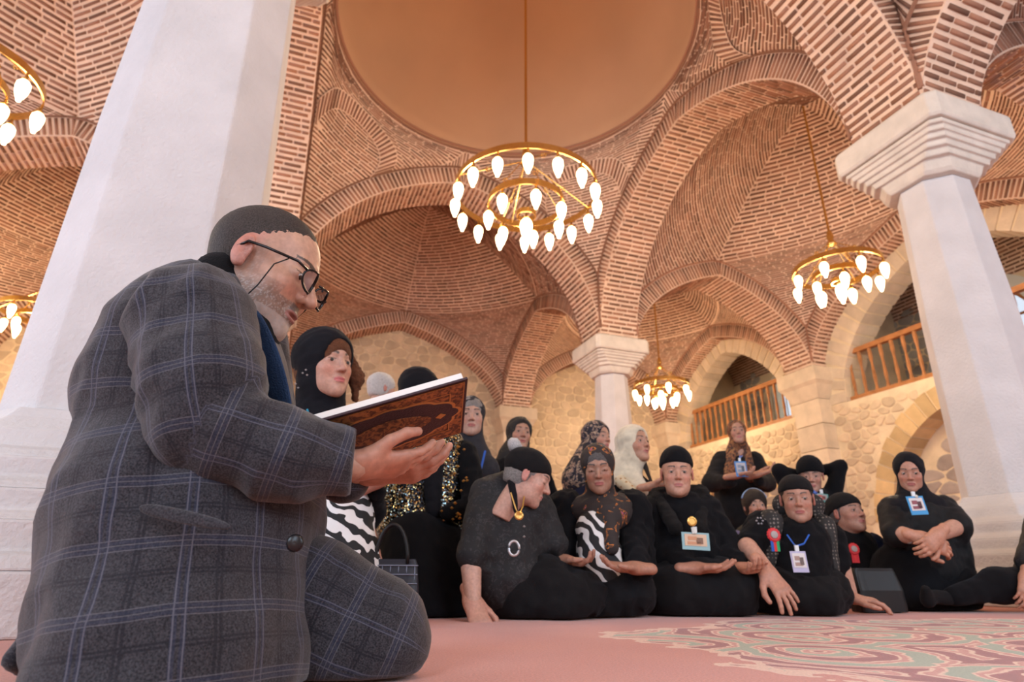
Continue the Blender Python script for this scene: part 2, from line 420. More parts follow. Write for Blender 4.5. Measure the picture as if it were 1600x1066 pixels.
# longitudinal (along a)
lon = {}
for j, b in (('M', BM), ('R', BR), ('W', WR), ('L', BL)):
    for i in range(3):
        a0, a1 = col_a[i], col_a[i + 1]
        c = main if (j in 'MR' and i == 1) else (5.17 if i == 2 else 5.35)
        lon[j, i] = A_((a0, b), (a1, b), c)
tra = {}
for i in range(4):
    for j, (b0, b1) in (('L', (BL, BM)), ('M', (BM, BR)), ('R', (BR, WR))):
        c = main if (j == 'M' and i in (1, 2)) else (5.17 if j == 'R' else 5.34)
        tra[j, i] = A_((col_a[i], b0), (col_a[i], b1), c)
big = {('lon', 'M', 1): (0, 0, 0), ('lon', 'R', 1): (300, 150, 150), ('tra', 'M', 2): (200, 150, 150), ('tra', 'R', 2): (200, 60, 60), ('lon', 'R', 2): (150, 30, 50), ('tra', 'M', 3): (60, 60, 60), ('lon', 'R', 0): (100, 40, 40), ('tra', 'R', 1): (60, 40, 40), ('tra', 'R', 3): (40, 40, 40), ('lon', 'W', 1): (60, 80, 0), ('lon', 'W', 2): (100, 80, 0), ('lon', 'M', 2): (60, 40, 40), ('tra', 'L', 2): (120, 100, 0), ('tra', 'L', 3): (40, 60, 60)}
for (j, i), ar in lon.items():
    if j == 'W': ar.build('brick_arch', big.get(('lon', j, i), (0, 0, 0)), sides=(-1,))
    elif j == 'L': ar.build('brick_arch', sides=(1,))
    else: ar.build('brick_arch', big.get(('lon', j, i), (0, 0, 0)))
for (j, i), ar in tra.items():
    ar.build('brick_arch', big.get(('tra', j, i), (0, 0, 0)))
# lon arches: p->q along +a, n = (-b) direction => side +1 faces -b ; tra: along +b, n = -? computed below
def bay(i, j):
    """four corners of bay: rows i..i+1, column strip j (L,M,R)"""
    left = {'L': 'L', 'M': 'M', 'R': 'R'}[j]; right = {'L': 'M', 'M': 'R', 'R': 'W'}[j]
    lo, hi = lon[left, i], lon[right, i]; ne, fa = tra[j, i], tra[j, i + 1]
    # in grid coordinates d=(1,0) gives n=(0,1): side +1 faces +b; d=(0,1) gives n=(-1,0): side +1 faces -a
    sl, sr, sn, sf = 1, -1, -1, 1
    return [(lo, 0, sl, ne, 0, sn), (lo, 1, sl, fa, 0, sf), (hi, 0, sr, ne, 1, sn), (hi, 1, sr, fa, 1, sf)]
cb = {'L': (BL + BM) / 2, 'M': (BM + BR) / 2, 'R': (BR + WR) / 2}
ca = [(col_a[i] + col_a[i + 1]) / 2 for i in range(3)]
for i in range(3):
    for j in 'LMR':
        cen = (ca[i], cb[j]); ref = G(cen[0], cen[1], 2.0)
        if (i, j) == (1, 'M'):
            vault('ceiling', bay(i, j), cen, 6.42, ref, single=75, dome=(2.217, 6.42))
        else:
            vis = (i, j) in ((1, 'R'), (2, 'M'), (2, 'R'), (2, 'L'), (1, 'L'), (0, 'R'))
            vault('ceiling', bay(i, j), cen, 7.1 if j != 'R' else 6.95, ref, single=75 if vis else 0)
# plaster dome over the central bay
dc = G(ca[1], cb['M']); 
V = []; F = []; n = 96; prf = [(2.217, 6.42), (2.217, 6.50)] + [(2.20 * math.cos(t), 6.5 + 2.3 * math.sin(t)) for t in np.linspace(0.02, math.pi / 2 - .02, 24)]
for r, z in prf:
    for k in range(n): V.append((dc[0] + r * math.cos(2 * math.pi * k / n), dc[1] + r * math.sin(2 * math.pi * k / n), z))
for i in range(len(prf) - 1):
    for k in range(n): F.append((i * n + k, i * n + (k + 1) % n, (i + 1) * n + (k + 1) % n, (i + 1) * n + k))
V.append((dc[0], dc[1], 8.8)); F += [((len(prf) - 1) * n + k, (len(prf) - 1) * n + (k + 1) % n, len(V) - 1) for k in range(n)]
o = mesh_obj('ceiling', V, F, M_plaster, None, True); o['kind'] = 'structure'
for k, (r, z) in enumerate(((2.225, 6.42), (2.205, 6.47))):
    mb = MB(); mb.tube([(dc[0] + r * math.cos(t), dc[1] + r * math.sin(t), z) for t in np.linspace(0, 2 * math.pi, 97)[:-1]], .02, 6, True)
    o = mb.build('trim_%d' % (k + 1), M_brick, None, True); o['kind'] = 'structure'
# outer roof shell keeps daylight out above the vaults
slab('ceiling', aR0 - .6, aF + .6, bL - .6, WR + 3.4, 9.0, 9.1, M_white)

# ------------------------------------------------------------------ rubble stone
def clip_poly(poly, px, py, nx, ny):
    out = []; m = len(poly)
    for i in range(m):
        a = poly[i]; b = poly[(i + 1) % m]
        da = (a[0] - px) * nx + (a[1] - py) * ny; db = (b[0] - px) * nx + (b[1] - py) * ny
        if da <= 0: out.append(a)
        if da * db < 0:
            t = da / (da - db); out.append((a[0] + t * (b[0] - a[0]), a[1] + t * (b[1] - a[1])))
    return out
def rubble(x0, x1, z0, z1, cw=.30, ch=.19, gap=.035, keep=None):
    """irregular stones as shrunken cells of jittered points; returns list of polygons in (x, z)"""
    nx = int((x1 - x0) / cw) + 2; nz = int((z1 - z0) / ch) + 2; pts = {}
    for i in range(-1, nx + 1):
        for k in range(-1, nz + 1):
            pts[i, k] = (x0 + (i + .5 * (k % 2) + .8 * (rnd.random() - .5)) * cw, z0 + (k + .55 * (rnd.random() - .5)) * ch)
    out = []; asp = cw / ch
    for (i, k), (px, pz) in pts.items():
        poly = [(px - cw, (pz - ch * .9) * asp), (px + cw, (pz - ch * .9) * asp), (px + cw, (pz + ch * .9) * asp), (px - cw, (pz + ch * .9) * asp)]
        for di in (-2, -1, 0, 1, 2):
            for dk in (-2, -1, 0, 1, 2):
                q = pts.get((i + di, k + dk))
                if q is None or (di == 0 and dk == 0): continue
                vx, vz = q[0] - px, (q[1] - pz) * asp; l = math.hypot(vx, vz)
                if l < 1e-6: continue
                poly = clip_poly(poly, px + vx / 2 - vx / l * gap / 2, pz * asp + vz / 2 - vz / l * gap / 2, vx / l, vz / l)
                if len(poly) < 3: break
            if len(poly) < 3: break
        if len(poly) < 3: continue
        poly = [(x, z / asp) for x, z in poly]
        # round the corners: cut each one
        P = []
        for a in range(len(poly)):
            p0, p1, p2 = poly[a - 1], poly[a], poly[(a + 1) % len(poly)]
            P.append((p1[0] * .76 + p0[0] * .24, p1[1] * .76 + p0[1] * .24)); P.append((p1[0] * .76 + p2[0] * .24, p1[1] * .76 + p2[1] * .24))
        if min(x for x, z in P) < x0 or max(x for x, z in P) > x1 or min(z for x, z in P) < z0 or max(z for x, z in P) > z1: continue
        if keep and not all(keep(x, z) for x, z in P): continue
        out.append(P)
    return out
def put_stones(polys, to3, parent, m, single=300, depth=.02, name='stone'):
    """to3(x, z, h) maps wall plane to world, h = height proud of the wall"""
    items = []
    for P in polys:
        n = len(P); cx = sum(x for x, z in P) / n; cz = sum(z for x, z in P) / n; d = depth * (.6 + .8 * rnd.random())
        V = [to3(x, z, -.01) for x, z in P] + [to3(x, z, d * .7) for x, z in P] + [to3(cx + (x - cx) * .8, cz + (z - cz) * .8, d) for x, z in P]
        F = [(i, (i + 1) % n, n + (i + 1) % n, n + i) for i in range(n)] + [(n + i, n + (i + 1) % n, 2 * n + (i + 1) % n, 2 * n + i) for i in range(n)] + [tuple(2 * n + i for i in range(n))]
        c = np.array(to3(cx, cz, 0)) - CAMP; zc = c @ fwd; ux = 800 + FPX * (c @ cr) / max(zc, .1); uy = 533 - FPX * (c @ cu) / max(zc, .1)
        vis = zc > .1 and -10 < ux < 1610 and -10 < uy < 1066
        items.append(((0 if vis else 1e3) + np.linalg.norm(c), V, F, vis))
    items.sort(key=lambda t: t[0]); mb = MB()
    for k, (d, V, F, vis) in enumerate(items):
        if k < single and vis: mesh_obj(name, V, F, m, parent)
        else: mb.add(V, F)
    if mb.V: o = mb.build('stonework', m, parent); o['kind'] = 'stuff'

def wall_with_opening(mb, xs, ztop_of, zcap, face, back, z_floor_of=None):
    """strips from ztop_of(x) up to zcap, between the planes face and back; xs sorted"""
    for x0, x1 in zip(xs[:-1], xs[1:]):
        a0, a1 = ztop_of(x0), ztop_of(x1)
        if a0 >= zcap - 1e-4 and a1 >= zcap - 1e-4: continue
        V = [face(x0, a0), face(x1, a1), face(x1, zcap), face(x0, zcap), back(x0, a0), back(x1, a1), back(x1, zcap), back(x0, zcap)]
        mb.add(V, [(0, 1, 2, 3), (5, 4, 7, 6), (0, 4, 5, 1), (3, 2, 6, 7)])

# far wall: stone behind the brick wall arches
fa_ = NA + .18
wf = slab('wall_far', fa_, fa_ + .5, bL - .5, WR + 3.2, 0, 9, M_smort)
for b0, b1 in ((BM + .1, BR - .1), (BR + .1, WR - .05), (BL + .1, BM - .1)):
    put_stones(rubble(b0, b1, 0.0, 5.6, .30, .19), lambda x, z, h: G(fa_ - h, x, z), wf, M_stone, single=150)

# stone wall piers with capitals along the far and the right wall
def pier(a, b, da, db, name='wall_pier', label=None, blocks=7):
    root = empty(name, G(a, b, 0)); root['kind'] = 'structure'
    z = 0; hs = (3.1) / blocks
    for k in range(blocks):
        w = .30; mb = MB(); c = G(a + da * .12, b + db * .12, 0); 
        R = np.array([[Bv[0], Av[0], 0], [Bv[1], Av[1], 0], [0, 0, 1.0]])
        mb.box((c[0], c[1], z + hs / 2), (w, w, hs / 2 - .006), R)
        under(mb.build('stone_block', M_block), root); z += hs
    mb = MB(); c = G(a + da * .06, b + db * .06, 0); V = []
    prof_ = [(.30, 3.1), (.32, 3.14), (.36, 3.24), (.40, 3.34), (.45, 3.40), (.45, 3.65)]
    for w, zz in prof_:
        for sx, sy in ((-1, -1), (1, -1), (1, 1), (-1, 1)):
            V.append(np.array([c[0], c[1], zz]) + R @ np.array([sx * w, sy * w, 0]))
    F = [(i * 4 + k, i * 4 + (k + 1) % 4, (i + 1) * 4 + (k + 1) % 4, (i + 1) * 4 + k) for i in range(len(prof_) - 1) for k in range(4)] + [(20, 21, 22, 23)]
    under(mesh_obj('capital', V, F, M_block), root)
    return root
for b in (BM, BR, WR): pier(NA, b, 0, 0)
pier(0, WR, 0, 0); pier(-LA, WR, 0, 0); pier(0, BL, 0, 0); pier(-LA, BL, 0, 0)

# right wall with gallery openings, balustrades and niches
WRf = WR - .02     # plane of the inner stone order
GAL = 2.97
wr = empty('wall_right'); wr['kind'] = 'structure'
def inner(i):
    """inner stone arch of bay i of the right wall"""
    a0, a1 = col_a[i], col_a[i + 1]
    cw = 5.17 if i == 2 else 5.35
    def zt(x):
        L = a1 - a0; u = (min(x - a0, a1 - x) - .62) / (L / 2 - .62)
        if u <= 0: return GAL
        return max(GAL, Z0 - .55 + (cw - .28 - Z0 + .55) * float(prof(np.array(u), .68)))
    return a0, a1, zt
for i in (0, 1, 2):
    a0, a1, zt = inner(i); mb = MB(); xs = [a0, a0 + .6199] + list(np.linspace(a0 + .62, a1 - .62, 60)) + [a1 - .6199, a1]
    wall_with_opening(mb, xs, zt, 7.0, lambda x, z: G(x, WRf, z), lambda x, z: G(x, WRf + .45, z))
    under(mb.build('upper_wall', M_smort), wr)
    # stones of the inner ring, on face and soffit
    mbx = np.linspace(0, 1, 46)
    pts = [(a0 + .62, GAL), (a0 + .62, Z0 - .6)]
    xs2 = np.linspace(a0 + .62, a1 - .62, 160); cur = [(x, zt(x)) for x in xs2]
    cur[0] = (a0 + .62, GAL); cur = [(a0 + .62, z) for z in np.linspace(GAL, zt(xs2[1]), 6)] + cur[1:-1] + [(a1 - .62, z) for z in np.linspace(zt(xs2[-2]), GAL, 6)]
    cur = np.array(cur); l = np.concatenate([[0], np.cumsum(np.hypot(*np.diff(cur, axis=0).T))]); ns_ = int(l[-1] / .2)
    for k in range(ns_):
        q0, q1 = [np.array([np.interp(v, l, cur[:, 0]), np.interp(v, l, cur[:, 1])]) for v in (k * l[-1] / ns_ + .014, (k + 1) * l[-1] / ns_ - .014)]
        d = q1 - q0; nn_ = np.array([-d[1], d[0]]) / (np.linalg.norm(d) + 1e-9); wd = .50
        pl = [q0, q1, q1 + nn_ * wd, q0 + nn_ * wd]
        for q in pl: q[0] = min(max(q[0], a0 + .3), a1 - .3)
        V = [G(x, WRf - .015, z) for x, z in pl] + [G(x, WRf + .46, z - 0.0) for x, z in pl]
        cen_ = np.array([(a0 + a1) / 2, 3.4]); 
        for idx in (0, 1, 4, 5):
            pass
        dn = -nn_ * .012
        V[0] = G(q0[0] + dn[0], WRf - .015, q0[1] + dn[1]); V[1] = G(q1[0] + dn[0], WRf - .015, q1[1] + dn[1]); V[4] = G(q0[0] + dn[0], WRf + .46, q0[1] + dn[1]); V[5] = G(q1[0] + dn[0], WRf + .46, q1[1] + dn[1])
        under(mesh_obj('voussoir', V, [(0, 1, 2, 3), (7, 6, 5, 4), (0, 4, 5, 1), (1, 5, 6, 2), (2, 6, 7, 3), (3, 7, 4, 0)], M_block), wr)
    # lower wall with a round headed niche
    ac = (a0 + a1) / 2; rn = 1.62 if i != 2 else 1.35; zc_ = .95 if i != 2 else .9
    def zn(x, ac=ac, rn=rn, zc_=zc_):
        d = abs(x - ac); return 0. if d >= rn else zc_ + math.sqrt(max(rn * rn - d * d, 0))
    mb = MB(); xs = [a0, ac - rn - 1e-4] + [ac - rn * math.cos(t) for t in np.linspace(0.0005, math.pi - .0005, 50)] + [ac + rn + 1e-4, a1]
    wall_with_opening(mb, xs, zn, GAL, lambda x, z: G(x, WRf, z), lambda x, z: G(x, WRf + .5, z))
    mb.add([G(ac - rn - .1, WRf + .38, 0), G(ac + rn + .1, WRf + .38, 0), G(ac + rn + .1, WRf + .38, GAL), G(ac - rn - .1, WRf + .38, GAL)], [(0, 1, 2, 3)])
    under(mb.build('lower_wall', M_smort), wr)
    put_stones(rubble(a0 + .28, a1 - .28, 0, GAL, .22, .14, keep=lambda x, z: math.hypot(x - ac, z - zc_) > rn + .31 if z > zc_ else abs(x - ac) > rn + .31), lambda x, z, h: G(x, WRf - h, z), wr, M_stone, single=100)
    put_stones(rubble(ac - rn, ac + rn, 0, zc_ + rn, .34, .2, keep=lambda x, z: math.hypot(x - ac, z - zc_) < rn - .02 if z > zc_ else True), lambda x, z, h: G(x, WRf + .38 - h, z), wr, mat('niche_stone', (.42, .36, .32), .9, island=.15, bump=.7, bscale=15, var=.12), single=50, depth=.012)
    nv = 26
    for k in range(nv):
        t0_, t1_ = math.pi * (k + .06) / nv, math.pi * (k + .94) / nv; r0, r1 = rn - .012, rn + .28 + .08 * rnd.random()
        pl = [(ac - r * math.cos(t), zc_ + r * math.sin(t)) for r, t in ((r0, t0_), (r0, t1_), (r1, t1_), (r1, t0_))]
        V = [G(x, WRf - .02, z) for x, z in pl] + [G(x, WRf + .39, z) for x, z in pl]
        under(mesh_obj('voussoir', V, [(0, 1, 2, 3), (7, 6, 5, 4), (0, 4, 5, 1), (1, 5, 6, 2), (2, 6, 7, 3), (3, 7, 4, 0)], M_voussoir), wr)
# gallery floor, its outer wall with windows, its barrel ceiling
slab('trim_3', aR0, NA + .2, WRf + .42, WR + 2.6, GAL - .25, GAL - .02, M_block)
go = empty('wall_gallery'); go['kind'] = 'structure'
GB = WR + 2.3; wins = [(3.15, .42, 3.0, 4.55), (-1.75, .75, 3.05, 4.35), (-7.5, .75, 3.05, 4.35)]
def zw(x):
    for c, hw, zb, zt in wins:
        d = abs(x - c)
        if d < hw: return zt + math.sqrt(max(hw * hw - d * d, 0)) * .8
    return 0.
xs = [aR0]
for c, hw, zb, zt in sorted(wins): xs += [c - hw - 1e-4] + [c - hw * math.cos(t) for t in np.linspace(.001, math.pi - .001, 20)] + [c + hw + 1e-4]
xs += [NA + .2]; mb = MB()
wall_with_opening(mb, xs, zw, 7.5, lambda x, z: G(x, GB, z), lambda x, z: G(x, GB + .5, z))
for c, hw, zb, zt in wins:
    P = [G(a, b, z) for z in (0, zb) for a, b in ((c - hw, GB), (c + hw, GB), (c + hw, GB + .5), (c - hw, GB + .5))]
    mb.add(P, [(0, 3, 2, 1), (4, 5, 6, 7), (0, 1, 5, 4), (2, 3, 7, 6)])
under(mb.build('outer_wall', M_smort), go)
def clearw(x, z):
    return all(not (abs(x - c) < hw + .04 and z < zt + hw and z > zb - .3) for c, hw, zb, zt in wins)
put_stones(rubble(-5.0, NA, GAL, 5.2, .30, .18, keep=clearw), lambda x, z, h: G(x, GB - h, z), go, mat('gallery_stone', (.40, .38, .36), .9, island=.2, bump=.7, bscale=18, var=.12), single=150)
# gallery cross vault: barrel from the front wall to the outer wall
def gv(s, t):
    th = t * math.pi; b = (WRf + .45 + GB) / 2 - (GB - WRf - .45) / 2 * np.cos(th); return G(-LA - .2 + s * (LA + NA + .4), b, 5.0 + .8 * np.sin(th))
rg = empty('ceiling'); rg['kind'] = 'structure'
brick_surface(gv, rg, G(0, (WRf + GB) / 2, 3.2), ns=4, ntt=30, single=0)
slab('wall_gallery', 0 - .12, .12, WRf + .45, GB, GAL, 6.5, M_smort)
# window frames in the gallery
for k, (c, hw, zb, zt) in enumerate(wins[:2]):
    wroot = empty('window_%d' % (k + 1)); wroot['kind'] = 'structure'
    m = M_wood if k else M_white
    fb = GB + .12
    cur = [(c - hw + .03, zb)] + [(c - (hw - .03) * math.cos(t), zt + (hw - .03) * .8 * math.sin(t)) for t in np.linspace(0, math.pi, 16)] + [(c + hw - .03, zb)]
    def bar(x0, z0, x1, z1, w=.03, nm='glazing_bar'):
        mb = MB(); mb.tube([G(x0, fb, z0), G(x1, fb, z1)], w, 4); under(mb.build(nm, m), wroot)
    mb = MB(); mb.tube([G(x, fb, z) for x, z in cur] , .055 if k else .03, 6); under(mb.build('window_frame', m), wroot)
    bar(c - hw, zb + .03, c + hw, zb + .03, .05, 'window_sill')
    if k:
        for x in (-.33, 0, .33): bar(c + x * hw * 1.5, zb, c + x * hw * 1.5, zt + (.5 if x == 0 else .35), .024)
        for z in (.45, .9, 1.3): bar(c - hw, zb + z, c + hw, zb + z, .026)
    else:
        bar(c, zb, c, zt + .3, .015); bar(c - hw, zb + .8, c + hw, zb + .8, .015)
    gp = mat('window_glass', (.95, .97, 1), .02); gp.node_tree.nodes['Principled BSDF'].inputs['Transmission Weight'].default_value = 1; gp.node_tree.nodes['Principled BSDF'].inputs['IOR'].default_value = 1.02
    under(mesh_obj('pane', [G(x, fb + .01, z) for x, z in cur], [tuple(range(len(cur)))], gp), wroot)
    if k:   # white plastered reveal round the window head
        mb = MB()
        for r0, r1, e0 in ((1.0, 1.28, -.02),):
            V = []; F = []; tt = np.linspace(-.1, math.pi + .1, 24)
            for t in tt:
                for r, dd in ((1.0, -.03), (1.38, -.03), (1.38, .02), (1.0, .5)): V.append(G(c - hw * r * math.cos(t), GB + dd, zt + hw * r * .8 * math.sin(t)))
            for q in range(len(tt) - 1):
                for e in range(4): F.append((q * 4 + e, q * 4 + (e + 1) % 4, q * 4 + 4 + (e + 1) % 4, q * 4 + 4 + e))
            mb.add(V, F)
        under(mb.build('plaster_surround', M_white), wroot)
# balustrades
def balustrade(i, n, lab):
    a0, a1, zt = inner(i); x0, x1 = a0 + .63, a1 - .63
    root = empty('balustrade', G((x0 + x1) / 2, WRf + .12, GAL)); tag(root, lab, 'railing', 'wooden balustrades of the gallery')
    def bx(name, xa, xb, z0, z1, hb):
        P = [G(a, b, z) for z in (z0, z1) for a, b in ((xa, WRf + .12 - hb), (xb, WRf + .12 - hb), (xb, WRf + .12 + hb), (xa, WRf + .12 + hb))]
        under(mesh_obj(name, P, [(0, 3, 2, 1), (4, 5, 6, 7), (0, 1, 5, 4), (1, 2, 6, 5), (2, 3, 7, 6), (3, 0, 4, 7)], M_wood), root)
    bx('handrail', x0, x1, GAL + .82, GAL + .90, .05); bx('bottom_rail', x0, x1, GAL + .03, GAL + .09, .035)
    for k in range(n):
        x = x0 + (x1 - x0) * (k + .5) / n; c = G(x, WRf + .12, GAL)
        mb = MB(); mb.lathe([(.0, .0), (.034, .0), (.034, .12), (.022, .15), (.032, .30), (.020, .55), (.028, .62), (.034, .66), (.034, .82)], c, 6); under(mb.build('baluster', M_wood), root)
balustrade(2, 18, 'wooden balustrade in the farther gallery opening, above the standing woman in the brown scarf')
balustrade(1, 20, 'wooden balustrade in the nearer gallery opening, left of the right hand column')
balustrade(0, 20, 'wooden balustrade of the gallery bay nearest the camera')

# left wall and rear wall with their tall windows
def simple_wall(name, fixed, lo, hi, wins_, face, back):
    mb = MB(); xs = [lo]
    def z_(x):
        for c, hw, zt in wins_:
            if abs(x - c) < hw: return zt
        return 0
    for c, hw, zt in wins_: xs += [c - hw - 1e-4, c - hw + 1e-4, c + hw - 1e-4, c + hw + 1e-4]
    xs.append(hi); wall_with_opening(mb, xs, z_, 9, face, back)
    for c, hw, zt in wins_:
        V = [face(c - hw, 0), face(c + hw, 0), face(c + hw, .9), face(c - hw, .9), back(c - hw, 0), back(c + hw, 0), back(c + hw, .9), back(c - hw, .9)]
        mb.add(V, [(0, 1, 2, 3), (5, 4, 7, 6), (3, 2, 6, 7)])
    o = mb.build(name, M_smort); o['kind'] = 'structure'
simple_wall('wall_left', 0, aR0 - .5, NA + .4, [(-8.1, 1.35, 4.25), (-2.7, 1.35, 4.25)], lambda x, z: G(x, BL - .05, z), lambda x, z: G(x, BL - .5, z))
simple_wall('wall_rear', 0, bL - .5, WR + 3, [(-7.8, 1.35, 4.25), (-2.65, 1.35, 4.25), (2.1, 1.35, 4.25)], lambda x, z: G(aR0 - .05, x, z), lambda x, z: G(aR0 - .5, x, z))

# ------------------------------------------------------------------ free standing stone columns
Rg = np.array([[Bv[0], Av[0], 0], [Bv[1], Av[1], 0], [0, 0, 1.0]])
def octo(w, ch, z, c):
    """square of half width w with corners cut by ch, in grid axes"""
    P = [(w, -w + ch), (w, w - ch), (w - ch, w), (-w + ch, w), (-w, w - ch), (-w, -w + ch), (-w + ch, -w), (w - ch, -w)]
    return [np.array([c[0], c[1], z]) + Rg @ np.array([x, y, 0]) for x, y in P]
def loft(rows):
    V = [v for r in rows for v in r]; n = 8; F = [(i * n + k, i * n + (k + 1) % n, (i + 1) * n + (k + 1) % n, (i + 1) * n + k) for i in range(len(rows) - 1) for k in range(n)]
    F += [tuple(range(n - 1, -1, -1)), tuple((len(rows) - 1) * n + k for k in range(n))]; return V, F
def column(a, b, label, ks=.8, up=0., kc=.91):
    c = G(a, b); root = empty('stone_column', (c[0], c[1], 0)); tag(root, label, 'column', 'octagonal limestone columns')
    # plinth and stepped base
    def piece(name, prof_, m):
        V, F = loft([octo(w * (ks + (1 - ks) * max(0, .7 - z) / .7 * .6 if z < .664 else ks if z < 3.11 and name != 'capital' else kc), ch, z + (up if z > 3.09 else 0), c) for w, ch, z in prof_]); o = mesh_obj(name, V, F, m); under(o, root)
        bv = o.modifiers.new('bevel', 'BEVEL'); bv.width = .008; bv.segments = 2; bv.limit_method = 'ANGLE'; return o
    piece('plinth', [(.80, .10, 0), (.80, .10, .16)], M_column)
    piece('base_course', [(.80, .12, .16), (.78, .14, .20), (.74, .16, .21), (.74, .17, .29)], M_column)
    piece('base_course', [(.73, .18, .29), (.70, .19, .31), (.67, .20, .32), (.67, .20, .38)], M_column)
    piece('base_course', [(.66, .20, .38), (.64, .20, .40), (.60, .20, .42), (.60, .20, .48)], M_column)
    piece('base_course', [(.585, .2, .48), (.56, .2, .505), (.52, .2, .52), (.50, .195, .58)], M_column)
    piece('base_course', [(.485, .19, .58), (.46, .185, .60), (.43, .18, .63), (.41, .175, .665)], M_column)
    piece('shaft', [(.372, .165, .665), (.345, .155, 2.0), (.302, .145, 3.1)], M_column)
    piece('capital', [(.31, .14, 3.1), (.325, .13, 3.13), (.34, .12, 3.20), (.37, .11, 3.205), (.375, .10, 3.25), (.40, .09, 3.255), (.405, .09, 3.295), (.43, .08, 3.30), (.435, .08, 3.335), (.455, .07, 3.34), (.46, .07, 3.375), (.48, .06, 3.38), (.485, .06, 3.41)], M_colcap)
    piece('abacus', [(.505, .055, 3.415), (.52, .055, 3.44), (.52, .055, 3.62), (.50, .06, 3.65)], M_colcap)
column(0, BR, 'grey octagonal stone column with flared capital, farthest one, behind the woman in the cream headscarf')
column(-LA, BR, 'grey octagonal stone column with large stepped capital at the right edge')
column(-LA, BM, 'huge pale octagonal stone column with stepped base, directly behind the kneeling man', 1., .25)
column(0, BM, 'octagonal stone column hidden behind the huge left column')
column(-2 * LA, BR, 'octagonal stone column on the right, behind the viewpoint')
column(-2 * LA, BM, 'octagonal stone column on the left, behind the viewpoint')

# ------------------------------------------------------------------ chandeliers
M_glow = mat('glowing_bulb', (1, .9, .7), .3, emit=((1, .80, .50), 9.0))
def bulb_at(p, root, s=1.0):
    mb = MB(); mb.lathe([(.0, .02), (.012, .018), (.014, -.02), (.03, -.035), (.033, -.05), (.0, -.052)], p, 8); o = mb.build('bulb_cap', M_brass, None, True); under(o, root)
    mb = MB(); prf = [(0, -.05), (.030, -.05), (.047, -.075), (.050, -.11), (.042, -.16), (.030, -.20), (.020, -.215), (.0155, -.24), (.0, -.25)]
    mb.lathe([(r * s, z * s) for r, z in prf], p, 12); o = mb.build('bulb', M_glow, None, True); under(o, root)
def band(root, c, r, z, h, t=.012, n=64, name='ring'):
    V = []; F = []
    for k in range(n):
        a = 2 * math.pi * k / n
        for rr, zz in ((r, z - h / 2), (r + t, z - h / 2), (r + t, z + h / 2), (r, z + h / 2)): V.append((c[0] + rr * math.cos(a), c[1] + rr * math.sin(a), zz))
    for k in range(n):
        for e in range(4): F.append((k * 4 + e, k * 4 + (e + 1) % 4, ((k + 1) % n) * 4 + (e + 1) % 4, ((k + 1) % n) * 4 + e))
    under(mesh_obj(name, V, F, M_brass), root)
def chandelier(c, z, ztop, rings, label, power, sc_=1.0, nl=6):
    root = empty('chandelier', (c[0], c[1], z)); tag(root, label, 'chandelier', 'brass ring chandeliers')
    mb = MB(); mb.tube([(c[0], c[1], z + .55), (c[0], c[1], ztop)], .017, 8); under(mb.build('rod', M_brass), root)
    mb = MB(); mb.lathe([(0, .62), (.035, .60), (.05, .5), (.03, .46), (.06, .42), (.065, .38), (.0, .36)], (c[0], c[1], z), 12); under(mb.build('hub', M_brass, None, True), root)
    for k, (r, dz, nb) in enumerate(rings):
        band(root, c, r, z + dz, .075 if r > .2 else .06)
        for i in range(nb):
            a = 2 * math.pi * (i + .5 * (k % 2)) / nb; p = (c[0] + r * math.cos(a), c[1] + r * math.sin(a), z + dz - .06)
            mb = MB(); mb.tube([p, (p[0], p[1], p[2] + .06)], .006, 5); under(mb.build('hanger', M_brass), root)
            bulb_at(p, root, sc_)
        na = max(4, nb // 4) if r > .2 else 0
        for i in range(na):
            a = 2 * math.pi * (i + .25) / na; p1 = np.array((c[0] + r * math.cos(a), c[1] + r * math.sin(a), z + dz)); p0 = np.array((c[0] + .05 * math.cos(a), c[1] + .05 * math.sin(a), z + .40))
            mb = MB(); mb.tube([p0, p1], .006, 5); under(mb.build('stay_rod', M_brass), root)
            if k == 0 or True:
                q = p0 * .45 + p1 * .55
                mb = MB()
                for e in range(6):
                    mb.lathe([(0, -.014), (.012, 0), (0, .014)], (q[0] + .026 * math.cos(e * 1.047), q[1], q[2] + .026 * math.sin(e * 1.047)), 6)
                under(mb.build('rosette', M_brass, None, True), root)
    bulb_at((c[0], c[1], z + rings[-1][1] + .0), root, sc_ * 1.25)
    R = rings[0][0]
    for i in range(nl):
        a = 2 * math.pi * i / nl; ld = bpy.data.lights.new('bulb_light', 'POINT'); ld.energy = power / nl; ld.color = (1, .76, .50); ld.shadow_soft_size = .10
        o = bpy.data.objects.new('bulb_light', ld); C.objects.link(o); o.location = (c[0] + R * .8 * math.cos(a), c[1] + R * .8 * math.sin(a), z - .42); o.parent = root; o.matrix_parent_inverse = Matrix.Translation(-Vector(root.location))
    return root
p = at(822, 300, dc[1]); chandelier((p[0], dc[1]), 4.22, 8.8, [(.80, 0, 16), (.42, -.16, 7), (.10, -.30, 0)], 'large two tier brass chandelier hanging from the plaster dome', 300, 1.12, 8)
def small(px, depth, z, zt, lab, pw=230):
    p = at(px, 400, depth); q = (p[0], depth)
    chandelier(q, z, zt, [(.56, 0, 8), (.32, -.10, 5), (.09, -.18, 0)], lab, pw, 1.1, 5)
small(1303, 7.49, 4.12, 6.95, 'brass chandelier left of the right hand column, under the aisle vault')
small(1016, 12.2, 3.86, 6.95, 'smallest brass chandelier, low beside the far column')
small(93, 8.9, 4.0, 7.1, 'brass chandelier partly hidden by the left edge of the huge column')
c = G(ca[1], cb['L']); chandelier((c[0] + .05, c[1]), 4.2, 7.1, [(.56, 0, 8), (.32, -.10, 5), (.09, -.18, 0)], 'brass chandelier cut off by the upper left edge of the picture', 150, 1.1, 5)
